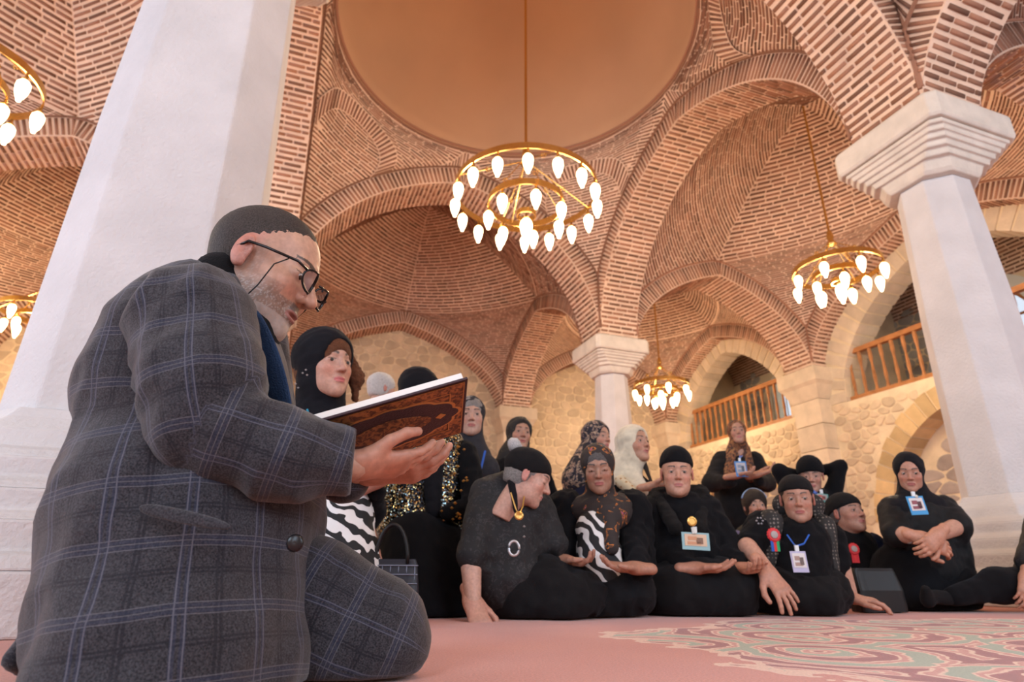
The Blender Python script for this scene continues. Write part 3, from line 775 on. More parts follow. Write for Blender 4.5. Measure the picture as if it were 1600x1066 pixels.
c = G(ca[0], cb['M']); chandelier(c, 4.5, 7.1, [(.56, 0, 8), (.32, -.10, 5), (.09, -.18, 0)], 'brass chandelier above and behind the viewpoint', 150, 1.1, 5)
# ------------------------------------------------------------------ people: smooth-blended surfaces
def ell(P, c, r):
    q = (P - np.asarray(c, np.float32)) / np.asarray(r, np.float32); k0 = np.sqrt((q * q).sum(-1)); q2 = q / np.asarray(r, np.float32); k1 = np.sqrt((q2 * q2).sum(-1)) + 1e-6
    return k0 * (k0 - 1) / k1
def capd(P, a, b, r0, r1, s=None):
    a = np.asarray(a, np.float32); b = np.asarray(b, np.float32)
    if s is not None:
        s = np.asarray(s, np.float32); P = (P - a) / s; b = (b - a) / s; a = a * 0; f = float(min(s))
    else: f = 1.0
    ba = b - a; l2 = float((ba * ba).sum()) + 1e-9; pa = P - a; h = np.clip((pa @ ba) / l2, 0, 1)
    d = pa - h[..., None] * ba; return (np.sqrt((d * d).sum(-1)) - (r0 + (r1 - r0) * h)) * f
def sm(a, b, k):
    h = np.clip(.5 + .5 * (b - a) / k, 0, 1); return b + (a - b) * h - k * h * (1 - h)
def smax(a, b, k): return -sm(-a, -b, k)
def nets(fn, lo, hi, h):
    lo = np.asarray(lo, float); n = np.maximum(4, np.ceil((np.asarray(hi) - lo) / h).astype(int) + 1)
    ax = [(lo[i] + h * np.arange(n[i])).astype(np.float32) for i in range(3)]
    P = np.stack(np.meshgrid(*ax, indexing='ij'), -1); D = fn(P)
    D[[0, -1]] = np.maximum(D[[0, -1]], 1e-3); D[:, [0, -1]] = np.maximum(D[:, [0, -1]], 1e-3); D[:, :, [0, -1]] = np.maximum(D[:, :, [0, -1]], 1e-3)
    S = D < 0; off = [(i, j, k) for i in (0, 1) for j in (0, 1) for k in (0, 1)]
    m = [x - 1 for x in n]
    def sh(A, o): return A[o[0]:o[0] + m[0], o[1]:o[1] + m[1], o[2]:o[2] + m[2]]
    cnt = sum(sh(S, o).astype(np.int8) for o in off); act = (cnt > 0) & (cnt < 8)
    ci = np.argwhere(act); idx = -np.ones(m, np.int64); idx[act] = np.arange(len(ci))
    acc = np.zeros((len(ci), 3)); wn = np.zeros(len(ci))
    for a in off:
        for e in range(3):
            if a[e]: continue
            b = list(a); b[e] = 1
            i0 = ci + np.array(a); i1 = ci + np.array(b)
            v0 = D[i0[:, 0], i0[:, 1], i0[:, 2]].astype(float); v1 = D[i1[:, 0], i1[:, 1], i1[:, 2]].astype(float)
            c = (v0 < 0) != (v1 < 0); t = np.where(c, v0 / np.where(c, v0 - v1, 1), 0)
            p = np.tile(np.array(a, float), (len(ci), 1)); p[:, e] += t
            acc += p * c[:, None]; wn += c
    V = lo + h * (ci + acc / np.maximum(wn, 1)[:, None]); Fs = []
    for e in range(3):
        u, v = [(1, 2), (2, 0), (0, 1)][e]
        sl0 = [slice(1, m[i]) for i in range(3)]; sl1 = [slice(1, m[i]) for i in range(3)]; sl0[e] = slice(0, n[e] - 1); sl1[e] = slice(1, n[e])
        a = S[tuple(sl0)]; b = S[tuple(sl1)]; q = np.argwhere(a != b); st = a[tuple(q.T)]
        base = q.copy()
        for i in range(3):
            if i != e: base[:, i] += 1
        def cell(du, dv):
            c = base.copy(); c[:, u] -= du; c[:, v] -= dv; return idx[c[:, 0], c[:, 1], c[:, 2]]
        f = np.stack([cell(1, 1), cell(0, 1), cell(0, 0), cell(1, 0)], 1); f[~st] = f[~st][:, ::-1]; Fs.append(f)
    F = np.concatenate(Fs); F = F[(F >= 0).all(1)]
    return V, F
def setcol(o, col, name='Col'):
    me = o.data; a = me.color_attributes.new(name, 'FLOAT_COLOR', 'POINT'); c = np.ones((len(me.vertices), 4), np.float32); c[:, :3] = col; a.data.foreach_set('color', c.ravel())
def nrm(v): v = np.asarray(v, float); return v / np.linalg.norm(v)
def fnoise(P, f, seed, n=5):
    r = np.random.RandomState(seed); out = 0
    for i in range(n):
        d = r.randn(3); d /= np.linalg.norm(d); d2 = r.randn(3); ff = f * (.7 + .9 * r.rand())
        out = out + np.sin(ff * (P @ d.astype(np.float32)) + 1.6 * np.sin(ff * .6 * (P @ d2.astype(np.float32)) + r.rand() * 6) + r.rand() * 6)
    return out / n
def folds(P, f, seed):
    return .55 * fnoise(P, f, seed) + .9 * (np.abs(fnoise(P, f * 1.5, seed + 50, 4)) * 2.2 - .6) + .25 * fnoise(P, f * 3.4, seed + 90, 4)

def cloth_mat(name, col, rough=.9, sheen=.06, kind=None, **kw):
    if name in MATS: return MATS[name]
    m = mat(name, col, rough, bump=.35, bscale=350, var=.15, vscale=25, spec=.1, sheen=sheen, **kw)
    N, L = nt(m); p = N['Principled BSDF']; p.inputs['Sheen Roughness'].default_value = .5; p.inputs['Sheen Tint'].default_value = (.6, .62, .7, 1)
    return m
BLACK = cloth_mat('black_cloth', (.006, .006, .0075))
BLACK2 = cloth_mat('soft_black_cloth', (.0095, .009, .010), .8)
SCARF = cloth_mat('black_scarf', (.008, .008, .011), .75)
CHAR = cloth_mat('charcoal_knit', (.035, .034, .04))
NAVY = cloth_mat('navy_cloth', (.018, .022, .05))
def pattern(name, kind, cols, scale, rough=.8, metal=0):
    if name in MATS: return MATS[name]
    m = bpy.data.materials.new(name); m.use_nodes = True; N, L = nt(m); p = N['Principled BSDF']; p.inputs['Roughness'].default_value = rough; p.inputs['Metallic'].default_value = metal
    tc = N.new('ShaderNodeTexCoord'); r = N.new('ShaderNodeValToRGB'); r.color_ramp.interpolation = 'CONSTANT' if kind != 'soft' else 'LINEAR'
    if kind == 'zebra':
        mp = N.new('ShaderNodeMapping'); mp.inputs['Rotation'].default_value = (.2, .9, .4); L.new(tc.outputs['Object'], mp.inputs[0])
        t = N.new('ShaderNodeTexWave'); t.inputs['Scale'].default_value = scale; t.inputs['Distortion'].default_value = 9; t.inputs['Detail'].default_value = 1.5; t.inputs['Detail Scale'].default_value = 1.4; L.new(mp.outputs[0], t.inputs[0]); src = t.outputs[1]
    elif kind == 'check':
        t = N.new('ShaderNodeTexVoronoi'); t.inputs['Scale'].default_value = scale; t.distance = 'MANHATTAN'; t.inputs['Randomness'].default_value = .2; L.new(tc.outputs['Object'], t.inputs[0]); src = t.outputs[0]
    elif kind == 'sequin':
        t = N.new('ShaderNodeTexVoronoi'); t.inputs['Scale'].default_value = scale; L.new(tc.outputs['Object'], t.inputs[0]); src = t.outputs[1]
        nm = N.new('ShaderNodeVectorMath'); nm.operation = 'MULTIPLY_ADD'; ge = N.new('ShaderNodeNewGeometry'); L.new(t.outputs[1], nm.inputs[0]); nm.inputs[1].default_value = (.7, .7, .7)
        sb = N.new('ShaderNodeVectorMath'); sb.operation = 'SUBTRACT'; L.new(ge.outputs['Normal'], sb.inputs[0]); sb.inputs[1].default_value = (.35, .35, .35); L.new(sb.outputs[0], nm.inputs[2])
        no = N.new('ShaderNodeVectorMath'); no.operation = 'NORMALIZE'; L.new(nm.outputs[0], no.inputs[0]); L.new(no.outputs[0], p.inputs['Normal'])
    else:
        t = N.new('ShaderNodeTexNoise'); t.inputs['Scale'].default_value = scale; t.inputs['Detail'].default_value = 2; t.inputs['Distortion'].default_value = 1.5; L.new(tc.outputs['Object'], t.inputs[0]); src = t.outputs[0]
    L.new(src, r.inputs[0]); e = r.color_ramp
    e.elements[0].position = cols[0][0]; e.elements[0].color = (*cols[0][1], 1); e.elements[1].position = cols[-1][0]; e.elements[1].color = (*cols[-1][1], 1)
    for pos, c in cols[1:-1]: el = e.elements.new(pos); el.color = (*c, 1)
    L.new(r.outputs[0], p.inputs['Base Color']); MATS[name] = m; return m
ZEBRA = pattern('zebra_print', 'zebra', [(0, (.012, .012, .014)), (.52, (.75, .74, .74))], 9)
ZEBRA2 = pattern('zebra_print_wide', 'zebra', [(0, (.012, .012, .014)), (.60, (.75, .74, .74))], 6)
KNIT = pattern('patterned_knit', 'check', [(0, (.20, .17, .15)), (.42, (.02, .018, .018))], 60)
FLORAL = pattern('floral_scarf', 'soft2', [(0, (.012, .012, .02)), (.50, (.03, .03, .07)), (.54, (.5, .36, .24)), (.60, (.05, .03, .05)), (.68, (.45, .30, .22))], 22)
BROWNF = pattern('brown_flowered_scarf', 'soft2', [(0, (.05, .022, .015)), (.48, (.20, .07, .03)), (.58, (.34, .17, .06)), (.64, (.08, .035, .025))], 30)
FLOWERS = pattern('dark_flowered_scarf', 'soft2', [(0, (.025, .018, .018)), (.60, (.50, .16, .03)), (.64, (.03, .02, .02)), (.70, (.55, .12, .22))], 16)
SEQUIN = pattern('sequins', 'sequin', [(0, (.015, .015, .018)), (.55, (.45, .34, .15)), (.70, (.30, .42, .45)), (.82, (.02, .02, .02))], 190, .22, 1)
SEQSC = pattern('sequin_scarf', 'soft2', [(0, (.012, .012, .014)), (.69, (.55, .45, .25))], 60)
LACE = pattern('lace_coat', 'soft2', [(0, (.010, .010, .012)), (.58, (.032, .032, .036)), (.63, (.012, .012, .014))], 45)
CREAM = cloth_mat('cream_scarf', (.68, .60, .46), .85, .3)
M_skin = bpy.data.materials.new('skin'); M_skin.use_nodes = True
N_, L_ = nt(M_skin); p_ = N_['Principled BSDF']; a_ = N_.new('ShaderNodeAttribute'); a_.attribute_name = 'Col'
nz_ = N_.new('ShaderNodeTexNoise'); nz_.inputs['Scale'].default_value = 90; nz_.inputs['Detail'].default_value = 6; tc_ = N_.new('ShaderNodeTexCoord'); L_.new(tc_.outputs['Object'], nz_.inputs[0])
mr_ = N_.new('ShaderNodeMapRange'); mr_.inputs[1].default_value = .3; mr_.inputs[2].default_value = .7; mr_.inputs[3].default_value = .86; mr_.inputs[4].default_value = 1.12; L_.new(nz_.outputs[0], mr_.inputs[0])
sv_ = N_.new('ShaderNodeVectorMath'); sv_.operation = 'SCALE'; L_.new(a_.outputs['Color'], sv_.inputs[0]); L_.new(mr_.outputs[0], sv_.inputs['Scale']); L_.new(sv_.outputs[0], p_.inputs['Base Color'])
p_.inputs['Roughness'].default_value = .48; p_.inputs['Subsurface Weight'].default_value = .12; p_.inputs['Subsurface Radius'].default_value = (.01, .004, .002); p_.inputs['Subsurface Scale'].default_value = .5
bp_ = N_.new('ShaderNodeBump'); bp_.inputs['Strength'].default_value = .25; bp_.inputs['Distance'].default_value = .002; L_.new(nz_.outputs[0], bp_.inputs['Height']); L_.new(bp_.outputs[0], p_.inputs['Normal'])
M_col = mat('painted_detail', (.5, .5, .5), .35, attr='Col')
def hairmat(name, c0, c1):
    if name in MATS: return MATS[name]
    m = mat(name, c0, .6, bump=1, bscale=380, var=.55, vscale=330); return m
H_DARK = hairmat('dark_hair', (.03, .02, .016), 0); H_AUB = hairmat('auburn_hair', (.16, .055, .022), 0); H_GREY = hairmat('grey_hair', (.30, .28, .27), 0); H_WHITE = hairmat('white_hair', (.72, .70, .70), 0); H_BUZZ = hairmat('cropped_hair', (.065, .052, .047), 0); H_DGREY = hairmat('dark_grey_hair', (.13, .12, .12), 0)

DF, RS = 1.0, 1.0     # depth and girth factors of the person being built
def A(px, py, d): return at(px, py, d * DF)
class Head:
    """head frame: local x = the head's left/right, y = where the face looks, z = up"""
    def __init__(s, c, yaw, pitch, roll=0, sc_=1.0, **kw):
        y, p, r = map(math.radians, (yaw, pitch, roll))
        F = np.array([math.sin(y) * math.cos(p), -math.cos(y) * math.cos(p), -math.sin(p)]); X = nrm(np.cross(F, [0, 0, 1])); U = np.cross(X, F)
        X, U = X * math.cos(r) + U * math.sin(r), U * math.cos(r) - X * math.sin(r)
        wm = 1.0 if kw.get('stubble') else .87
        s.R = np.stack([X, F, U], 1); s.c = np.asarray(c, float) + (0, 0, .115 * (1 - wm)); s.s = sc_ * DF * wm; s.kw = kw
        if wm < 1: kw['wide'] = kw.get('wide', 1.0) * .95; kw['tone'] = tuple(v * k for v, k in zip(kw.get('tone', (.52, .30, .215)), (.86, .82, .80)))
    def loc(s, P): return (((P - s.c.astype(np.float32)) @ s.R.astype(np.float32)) / np.float32(s.s))
    def wld(s, V): return s.c + (np.asarray(V) * s.s) @ s.R.T
    def head_d(s, P):
        k = s.kw; w = k.get('wide', 1.0); fat = k.get('fat', 0.); nose = k.get('nose', .95); A = P.copy(); A[..., 0] = np.abs(A[..., 0])
        d = ell(A, (0, -.018, .036), (.075, .097, .083))
        d = sm(d, ell(A, (0, .018, -.018), (.0575 * w, .070, .091)), .03)
        d = sm(d, ell(A, (0, .030, -.070), (.040 * w + fat * .006, .052, .040)), .028)
        d = sm(d, capd(A, (.043 * w, -.01, -.040), (.014, .062, -.094), .012, .012), .03)
        d = sm(d, ell(A, (0, .073, -.098), (.019, .016, .017)), .02)
        d = sm(d, ell(A, (.038 * w, .052, -.026), (.023, .026, .024)), .022)
        if fat: d = sm(d, ell(A, (.031 * w, .040, -.066), (.021, .026, .026 + .006 * fat)), .025)
        d = sm(d, capd(A, (0, .083, .026), (.034, .070, .026), .008, .0065), .014)
        d = smax(d, -ell(A, (.031, .101, .004), (.020, .019, .012)), .014)
        d = sm(d, ell(A, (.0315, .0700, .002), (.0168, .0140, .0118)), .005)
        d = sm(d, capd(A, (0, .080, .014), (0, .1045 + .009 * (nose - 1), -.027), .0068, .0100 * nose), .009)
        d = sm(d, ell(A, (.0115 * nose, .093, -.031), (.0075, .010, .0075)), .006)
        d = smax(d, -ell(A, (.007, .099, -.038), (.0034, .005, .0028)), .002)
        d = sm(d, ell(A, (0, .0840, -.0575), (.023, .0105, .0058)), .006)
        d = sm(d, ell(A, (0, .0825, -.0675), (.019, .0115, .0064)), .006)
        op = k.get('mouth', .0014)
        d = smax(d, -ell(A, (0, .098, -.0625), (.022, .014, op)), .0025)
        d = smax(d, -capd(A, (.018, .103, -.036), (.031, .083, -.060), .003, .002), .010)
        if k.get('open', True): d = smax(d, -ell(A, (.0315, .0900, .0012), (.0130, .0125, .0047)), .002)
        else: d = smax(d, -ell(A, (.0315, .0890, -.004), (.014, .0085, .0010)), .002)
        if not k.get('ears', True): return sm(d, capd(A, (0, -.02, -.06), (0, -.045, -.20), .050, .053 + .004 * fat), .03)
        e = ell(A, (.0785, -.008, -.003), (.0065, .0165, .029)); e = sm(e, ell(A, (.077, -.004, -.026), (.006, .010, .010)), .006); e = smax(e, -ell(A, (.087, -.002, .002), (.0075, .0085, .017)), .003)
        d = sm(d, e, .006)
        d = sm(d, capd(A, (0, -.02, -.06), (0, -.045, -.20), .052, .053 + .004 * fat), .03)
        return d
    def skin(s, V):
        k = s.kw; tone = np.array(k.get('tone', (.52, .30, .215))); n = len(V); c = np.tile(tone, (n, 1)); A = np.abs(V[:, 0]); y, z = V[:, 1], V[:, 2]
        def blob(cx, cz, rx, rz, col, f, ymin=.02):
            g = np.exp(-(((A - cx) / rx) ** 2 + ((z - cz) / rz) ** 2)) * (y > ymin) * f; c[:] = c * (1 - g[:, None]) + np.array(col) * g[:, None]
        blob(.04, -.03, .02, .02, tone * np.array([1.15, .78, .72]), .6); blob(0, -.03, .014, .012, tone * np.array([1.12, .8, .75]), .5)
        blob(.031, -.008, .02, .008, tone * np.array([.72, .62, .62]), .5)
        er = np.clip((A - .070) / .006, 0, 1) * (np.abs(y) < .035); c *= 1 - er[:, None] * np.array([0, .28, .25])
        mo = (((A) / .0225) ** 2 + ((z + .0625) / .0098) ** 2 < 1) & (y > .073); c[mo] = np.array(k.get('lips', (.40, .13, .115)))
        bz = .026 + .004 * np.sin(np.clip((A - .012) / .036, 0, 1) * 2.6); br = (A > .012) & (A < .048) & (np.abs(z - bz) < .0042 * (1.15 - (A - .012) / .06)) & (y > .04); c[br] = c[br] * .1 + np.array(k.get('brow', (.03, .02, .016))) * .9
        ls = (np.abs(A - .031) < .0145) & (np.abs(z - (.0058 if k.get('open', True) else -.004)) < .0017) & (y > .066); c[ls] *= .28
        if k.get('stubble'):
            rr = np.random.RandomState(5).rand(n)
            beard = (z < -.030 + .0 * A) & (y > -.035 - (z + .03) * .2) & (z > -.135) & ~mo & ~((A < .030) & (z > -.044)) & ~((A > .028) & (A < .05) & (z > -.045) & (y > .045))
            beard |= (np.abs(y - .012) < .016) & (A > .055) & (z > -.06) & (z < .02)
            f = np.clip(.50 + .25 * rr, 0, 1) * beard * np.clip((-.022 - z) / .03, .35, 1); gcol = np.where((((z < -.075) & (y > .045)) | (rr > .8))[:, None], np.array([.33, .31, .30]), np.array([.085, .068, .062])); c[:] = c * (1 - f[:, None]) + gcol * f[:, None]
            mus = (z > -.056) & (z < -.042) & (A < .026) & (y > .085); c[mus] = c[mus] * .3 + np.array([.10, .08, .075]) * .7
        return c
    def build(s, h):
        lo, hi = (-.10, -.13, -.215), (.10, .135, .13); V, F = nets(s.head_d, lo, hi, h); return s.wld(V), F, s.skin(V)
    def eyes(s, root):
        for sx in (-1, 1):
            c = np.array([sx * .0315, .0722, .0012]); r = .0114; V = []; F = []; n = 16; mI = 12
            gy, gz = s.kw.get('gaze', (0, 0)); g = nrm([gy, 1, gz])
            x = nrm(np.cross(g, [0, 0, 1])); u = np.cross(x, g)
            for i in range(mI + 1):
                t = math.pi * .62 * (i / mI) ** 1.4
                for k in range(n): a = 2 * math.pi * k / n; V.append(c + r * (math.cos(t) * g + math.sin(t) * (math.cos(a) * x + math.sin(a) * u)))
            for i in range(mI):
                for k in range(n): F.append((i * n + k, i * n + (k + 1) % n, (i + 1) * n + (k + 1) % n, (i + 1) * n + k))
            o = mesh_obj('eye', s.wld(V), F, M_col, None, True); ang = np.repeat(np.array([math.pi * .62 * (i / mI) ** 1.4 for i in range(mI + 1)]), n)
            col = np.where((ang < .26)[:, None], np.array([.008, .008, .008]), np.where((ang < .58)[:, None], np.array([.05, .026, .014]), np.array([.50, .45, .42]))); setcol(o, col); under(o, root)

def hand_d(P, curl, spread=0., thumb=0., tc=.4):
    """wrist at the origin, fingers along +y, palm faces +z, thumb on the +x side"""
    d = capd(P, (.012, .0, 0), (.022, .085, 0), .022, .018, (1, 1, .72)); d = sm(d, capd(P, (-.014, .0, 0), (-.024, .080, 0), .020, .017, (1, 1, .72)), .02)
    d = sm(d, capd(P, (.0, .01, 0), (.0, .08, 0), .022, .02, (1, 1, .62)), .015)
    d = sm(d, capd(P, (0, -.06, 0), (0, .01, 0), .026, .026, (1.05, 1, .85)), .02)
    for i, (x, L) in enumerate(((.030, .074), (.010, .083), (-.010, .077), (-.029, .060))):
        a = spread * (1.5 - i) * .5; p = np.array([x, .088 - .004 * abs(i - 1), 0]); ang = 0.; r = .0098 - .0006 * i
        cu_ = curl[i] if isinstance(curl, (list, tuple)) else curl
        for j, (f, kf) in enumerate(((.46, .8), (.30, 1.2), (.24, .9))):
            ang += cu_ * kf; q = p + L * f * np.array([math.sin(a) * math.cos(ang), math.cos(a) * math.cos(ang), math.sin(ang)])
            d = sm(d, capd(P, p, q, r, r * .93), .004 if j else .007); p = q; r *= .93
    t = np.array([.026, .018, .004]); A1 = np.array([.052 + .01 * thumb, .046, .010 + .012 * tc]); A2 = A1 + np.array([.014 * (1 + thumb), .030, .012 * tc]); A3 = A2 + np.array([.004 * (1 + thumb) - .006, .026, .010 * tc])
    d = sm(d, capd(P, t, A1, .017, .0125), .012); d = sm(d, capd(P, A1, A2, .0120, .0110), .004); d = sm(d, capd(P, A2, A3, .0110, .0090), .004)
    return d
def hand(c, fdir, pdir, tside=1, s=1.0, curl=.35, h=.004, tone=(.52, .30, .215), nails=None, **kw):
    y = nrm(fdir); z = nrm(np.asarray(pdir, float) - np.dot(pdir, y) * y); x = np.cross(y, z) * tside
    R = np.stack([x, y, z], 1); V, F = nets(lambda P: hand_d(P, curl, **kw), (-.06, -.09, -.04), (.11, .19, .10), h)
    col = np.tile(np.array(tone) * np.array([.94, .84, .80]), (len(V), 1)); kn = np.exp(-((V[:, 1] - .088) / .008) ** 2) * (V[:, 2] < 0); col *= (1 - .15 * kn[:, None])
    if tside < 0: F = F[:, ::-1]
    return np.asarray(c) + (V * s * DF) @ R.T, F, col

class Person:
    def __init__(s, label, head, root_px=None, grp='people gathered on the carpet'):
        s.root = empty('person', (head.c[0], head.c[1], 0)); tag(s.root, label, 'person', grp); s.h = head; s.rs = RS * DF
    def body(s, pieces, core, hres=.0036):
        V, F, col = s.h.build(hres / 1.0); Vs, Fs, Cs = [V], [F], [col]; n = len(V)
        tone = np.array(s.h.kw.get('tone', (.52, .30, .215)))
        if core:
            core = [(c[0], c[1], c[2] * (1 if s.h.kw.get('stubble') else .62) * DF, c[3] * (1 if s.h.kw.get('stubble') else .62) * DF) for c in core]
            P0 = np.array([q for c in core for q in (c[0], c[1])]); rm = max(max(c[2], c[3]) for c in core) + .04
            def fn(P):
                d = None
                for a, b, r0, r1 in core:
                    e = capd(P, a, b, r0, r1); d = e if d is None else sm(d, e, .05)
                return smax(d, -(P[..., 2] - .012), .005)
            v, f = nets(fn, P0.min(0) - rm, P0.max(0) + rm, .022); pieces = [(v, f, np.tile(tone, (len(v), 1)))] + list(pieces)
        for v, f, c in pieces: Vs.append(v); Fs.append(f + n); Cs.append(c); n += len(v)
        o = mesh_obj('body', np.concatenate(Vs), np.concatenate(Fs), M_skin, None, True); setcol(o, np.concatenate(Cs)); under(o, s.root); s.bodyobj = o; return o
    def cloth(s, name, m, caps, k=.05, h=.013, fold=.006, ff=30, seed=1, cut=None, extra=None, floor=True, label=None, clip=(), uvaxis=None, vdir=None, uvr=.13):
        """caps: (p0, p1, r0, r1[, scale]) in world metres, blended, with folds"""
        caps = [(c[0], c[1], c[2] * s.rs, c[3] * s.rs) + tuple(c[4:]) for c in caps]
        if caps:
            pts = np.array([q for c in caps for q in (c[0], c[1])]); rm = max(max(c[2], c[3]) * (max(c[4]) if len(c) > 4 and c[4] is not None else 1) for c in caps) + .03
            lo, hi = pts.min(0) - rm, pts.max(0) + rm
        else: lo, hi = s.h.c - .2 * s.h.s, s.h.c + .2 * s.h.s
        if extra is not None: lo = np.minimum(lo, s.h.c - .17 * s.h.s); hi = np.maximum(hi, s.h.c + .17 * s.h.s)
        if floor: lo[2] = max(lo[2], -.02)
        def fn(P):
            d = None
            if extra is not None: d = extra(s.h.loc(P)) * s.h.s
            for c in caps:
                e = capd(P, c[0], c[1], c[2], c[3], c[4] if len(c) > 4 else None); d = e if d is None else sm(d, e, k)
            if fold:
                Q = P.copy()
                if vdir is not None: Q[..., 2] *= .25
                d = d + fold * folds(Q, ff, seed)
            if cut is not None: d = smax(d, -cut(s.h.loc(P)) * s.h.s, .008)
            if floor: d = smax(d, -(P[..., 2] - .006), .004)
            for q, nv in clip: d = smax(d, (P - np.asarray(q, np.float32)) @ nrm(nv).astype(np.float32), .004)
            return d
        V, F = nets(fn, lo, hi, h)
        o = mesh_obj(name, V, F, m, None, True); under(o, s.root)
        if label: o['label'] = label
        if uvaxis is not None:
            ax = [np.asarray(a, float) for a in uvaxis]; L0 = 0; best = np.full(len(V), 1e9); uv = np.zeros((len(V), 3))
            for a, b in zip(ax[:-1], ax[1:]):
                ba = b - a; l = np.linalg.norm(ba); t = np.clip(((V - a) @ ba) / l ** 2, 0, 1); q = V - a - t[:, None] * ba; dd = np.linalg.norm(q, axis=1); dn = ba / l
                e1 = nrm(np.cross(dn, [0, 1, 0])); e2 = np.cross(dn, e1); m_ = dd < best
                best = np.where(m_, dd, best); ang = np.arctan2(q @ e1, -(q @ [0, 1, 0]))
                tt = ((V - a) @ dn)
                uv[m_, 0] = (ang * uvr)[m_]; uv[m_, 1] = (L0 + tt)[m_]; L0 += l
            at_ = o.data.attributes.new('cloth', 'FLOAT_VECTOR', 'POINT'); at_.data.foreach_set('vector', uv.astype(np.float32).ravel())
        return o
    def hijab(s, m, drape, open_=(.056, .088, -.012), fold=.003, seed=3, h=.008, size=1.0, name='headscarf', label=None):
        ow, oh, oz = open_
        def ex(P):
            d = ell(P, (0, -.024, .034), (.088 * size, .110 * size, .096 * size)); d = sm(d, ell(P, (0, -.015, -.065), (.074 * size, .082, .085)), .03); return d
        def cut(P): return ell(P, (0, .115, oz), (ow, .085, oh))
        return s.cloth(name, m, drape, k=.06, h=h, fold=fold, ff=38, seed=seed, extra=ex, cut=cut, label=label, floor=False)
    def cap(s, m, low=.030, slope=.30, size=1.0, name='cap', h=.006, puff=0.):
        def ex(P):
            d = ell(P, (0, -.022, .040 + puff * .5), (.083 * size, .106 * size, .084 * size + puff)); pl = (low + (P[..., 1] - .08) * slope) - P[..., 2]; return smax(d, pl, .006)
        return s.cloth(name, m, [], h=h, fold=.0012, ff=60, extra=ex, floor=False)
    def hair(s, m, vol=1.04, front=.068, low=-.05, h=.006, fold=.0018, name='hair'):
        def ex(P):
            d = ell(P, (0, -.022, .036), (.0785 * vol, .100 * vol, .086 * vol)); d = sm(d, ell(P, (0, -.035, -.02), (.070 * vol, .075 * vol, .07)), .02)
            d = smax(d, -ell(P, (0, .125, front - .110), (.071, .085, .105)), .006); return smax(d, low - P[..., 2], .01)
        return s.cloth(name, m, [], h=h, fold=fold, ff=180, extra=ex, floor=False)
    def eyes(s): s.h.eyes(s.root)
    def mesh(s, name, mb, m, smooth=False, label=None):
        o = mb.build(name, m, None, smooth); under(o, s.root)
        if label: o['label'] = label
        return o
    def beads(s, name, pts, m, r=.005, n=6):
        for q in pts:
            mb = MB(); rr = r if np.isscalar(r) else r[0] + (r[1] - r[0]) * rnd.random(); mb.lathe([(0, -rr * .8), (rr, 0), (0, rr * .8)], q, n); s.mesh(name, mb, m)
    def badge(s, c, w, hgt, col, tilt=0., lanyard=None, lcol=(.02, .12, .55), photo=((.5, .2, .15), (.75, .72, .70)), n=None):
        """a plastic name card hanging flat, facing direction n"""
        n = nrm(n if n is not None else (0, -1, .12)); x = nrm(np.cross(n, [0, 0, 1])) * -1; u = np.cross(x, n) * -1
        if u[2] < 0: u = -u
        x, u = x * math.cos(tilt) + u * math.sin(tilt), u * math.cos(tilt) - x * math.sin(tilt); c = np.asarray(c)
        def quad(nm, cx, cz, hw, hh, off, colr, th=.0015):
            mb = MB(); R = np.stack([x, n, u], 1); mb.box(c + x * cx + u * cz + n * off, (hw, th, hh), R); o = mb.build(nm, mat('print_%02d%02d%02d' % tuple(int(v * 99) for v in colr), colr, .4)); return o
        root = quad('badge_card', 0, 0, w / 2, hgt / 2, 0, col); under(root, s.root)
        a = quad('badge_print', 0, hgt * .06, w * .40, hgt * .34, .002, photo[1]); under(a, root)
        for k, (dx, dz, sw, sh) in enumerate(((-.12, .16, .16, .10), (.14, .02, .12, .18), (-.06, -.12, .24, .08))):
            a = quad('badge_print', dx * w, dz * hgt, sw * w, sh * hgt, .0035, photo[0] if k != 1 else tuple(v * .35 for v in photo[0])); under(a, root)
        mb = MB(); mb.box(c + u * (hgt / 2 + .012), (.008, .004, .012)); o = mb.build('badge_clip', mat('clear_plastic', (.75, .8, .85), .2)); under(o, s.root)
        if lanyard:
            for side in lanyard:
                mb = MB(); mb.tube([c + u * (hgt / 2 + .02)] + [np.asarray(q) for q in side], .004, 4); s.mesh('lanyard', mb, mat('lanyard_%d' % int(lcol[2] * 100), lcol, .6))
    def rosette(s, c, r=.030, ribbons=((.02, .10, .45), (.65, .03, .03), (.02, .35, .12)), n=(0, -1, .1)):
        c = np.asarray(c); mb = MB(); nn_ = nrm(n); x = nrm(np.cross(nn_, [0, 0, 1])); u = np.cross(x, nn_); R = np.stack([x, u, nn_], 1)
        for k in range(14):
            t = 2 * math.pi * k / 14; q = c + R @ np.array([r * .8 * math.cos(t), r * .8 * math.sin(t), 0]); mb.lathe([(0, -.003), (r * .26, 0), (0, .004)], q, 6, R)
        mb.lathe([(0, .001), (r * .85, .001), (r * .85, .005), (0, .006)], c, 16, R)
        s.mesh('rosette', mb, mat('red_ribbon', (.60, .025, .03), .5)); mb = MB(); mb.lathe([(r * .55, .006), (r * .5, .009), (0, .010)], c, 16, R); s.mesh('rosette_button', mb, mat('button_print', (.35, .28, .26), .3))
        for k, col in enumerate(ribbons):
            mb = MB(); mb.box(c + np.array([(k - 1) * r * .42, 0, -r * 1.5]), (r * .2, .002, r * .8)); s.mesh('ribbon_tail', mb, mat('ribbon_%d' % int(col[0] * 100 + col[2] * 10), col, .6))
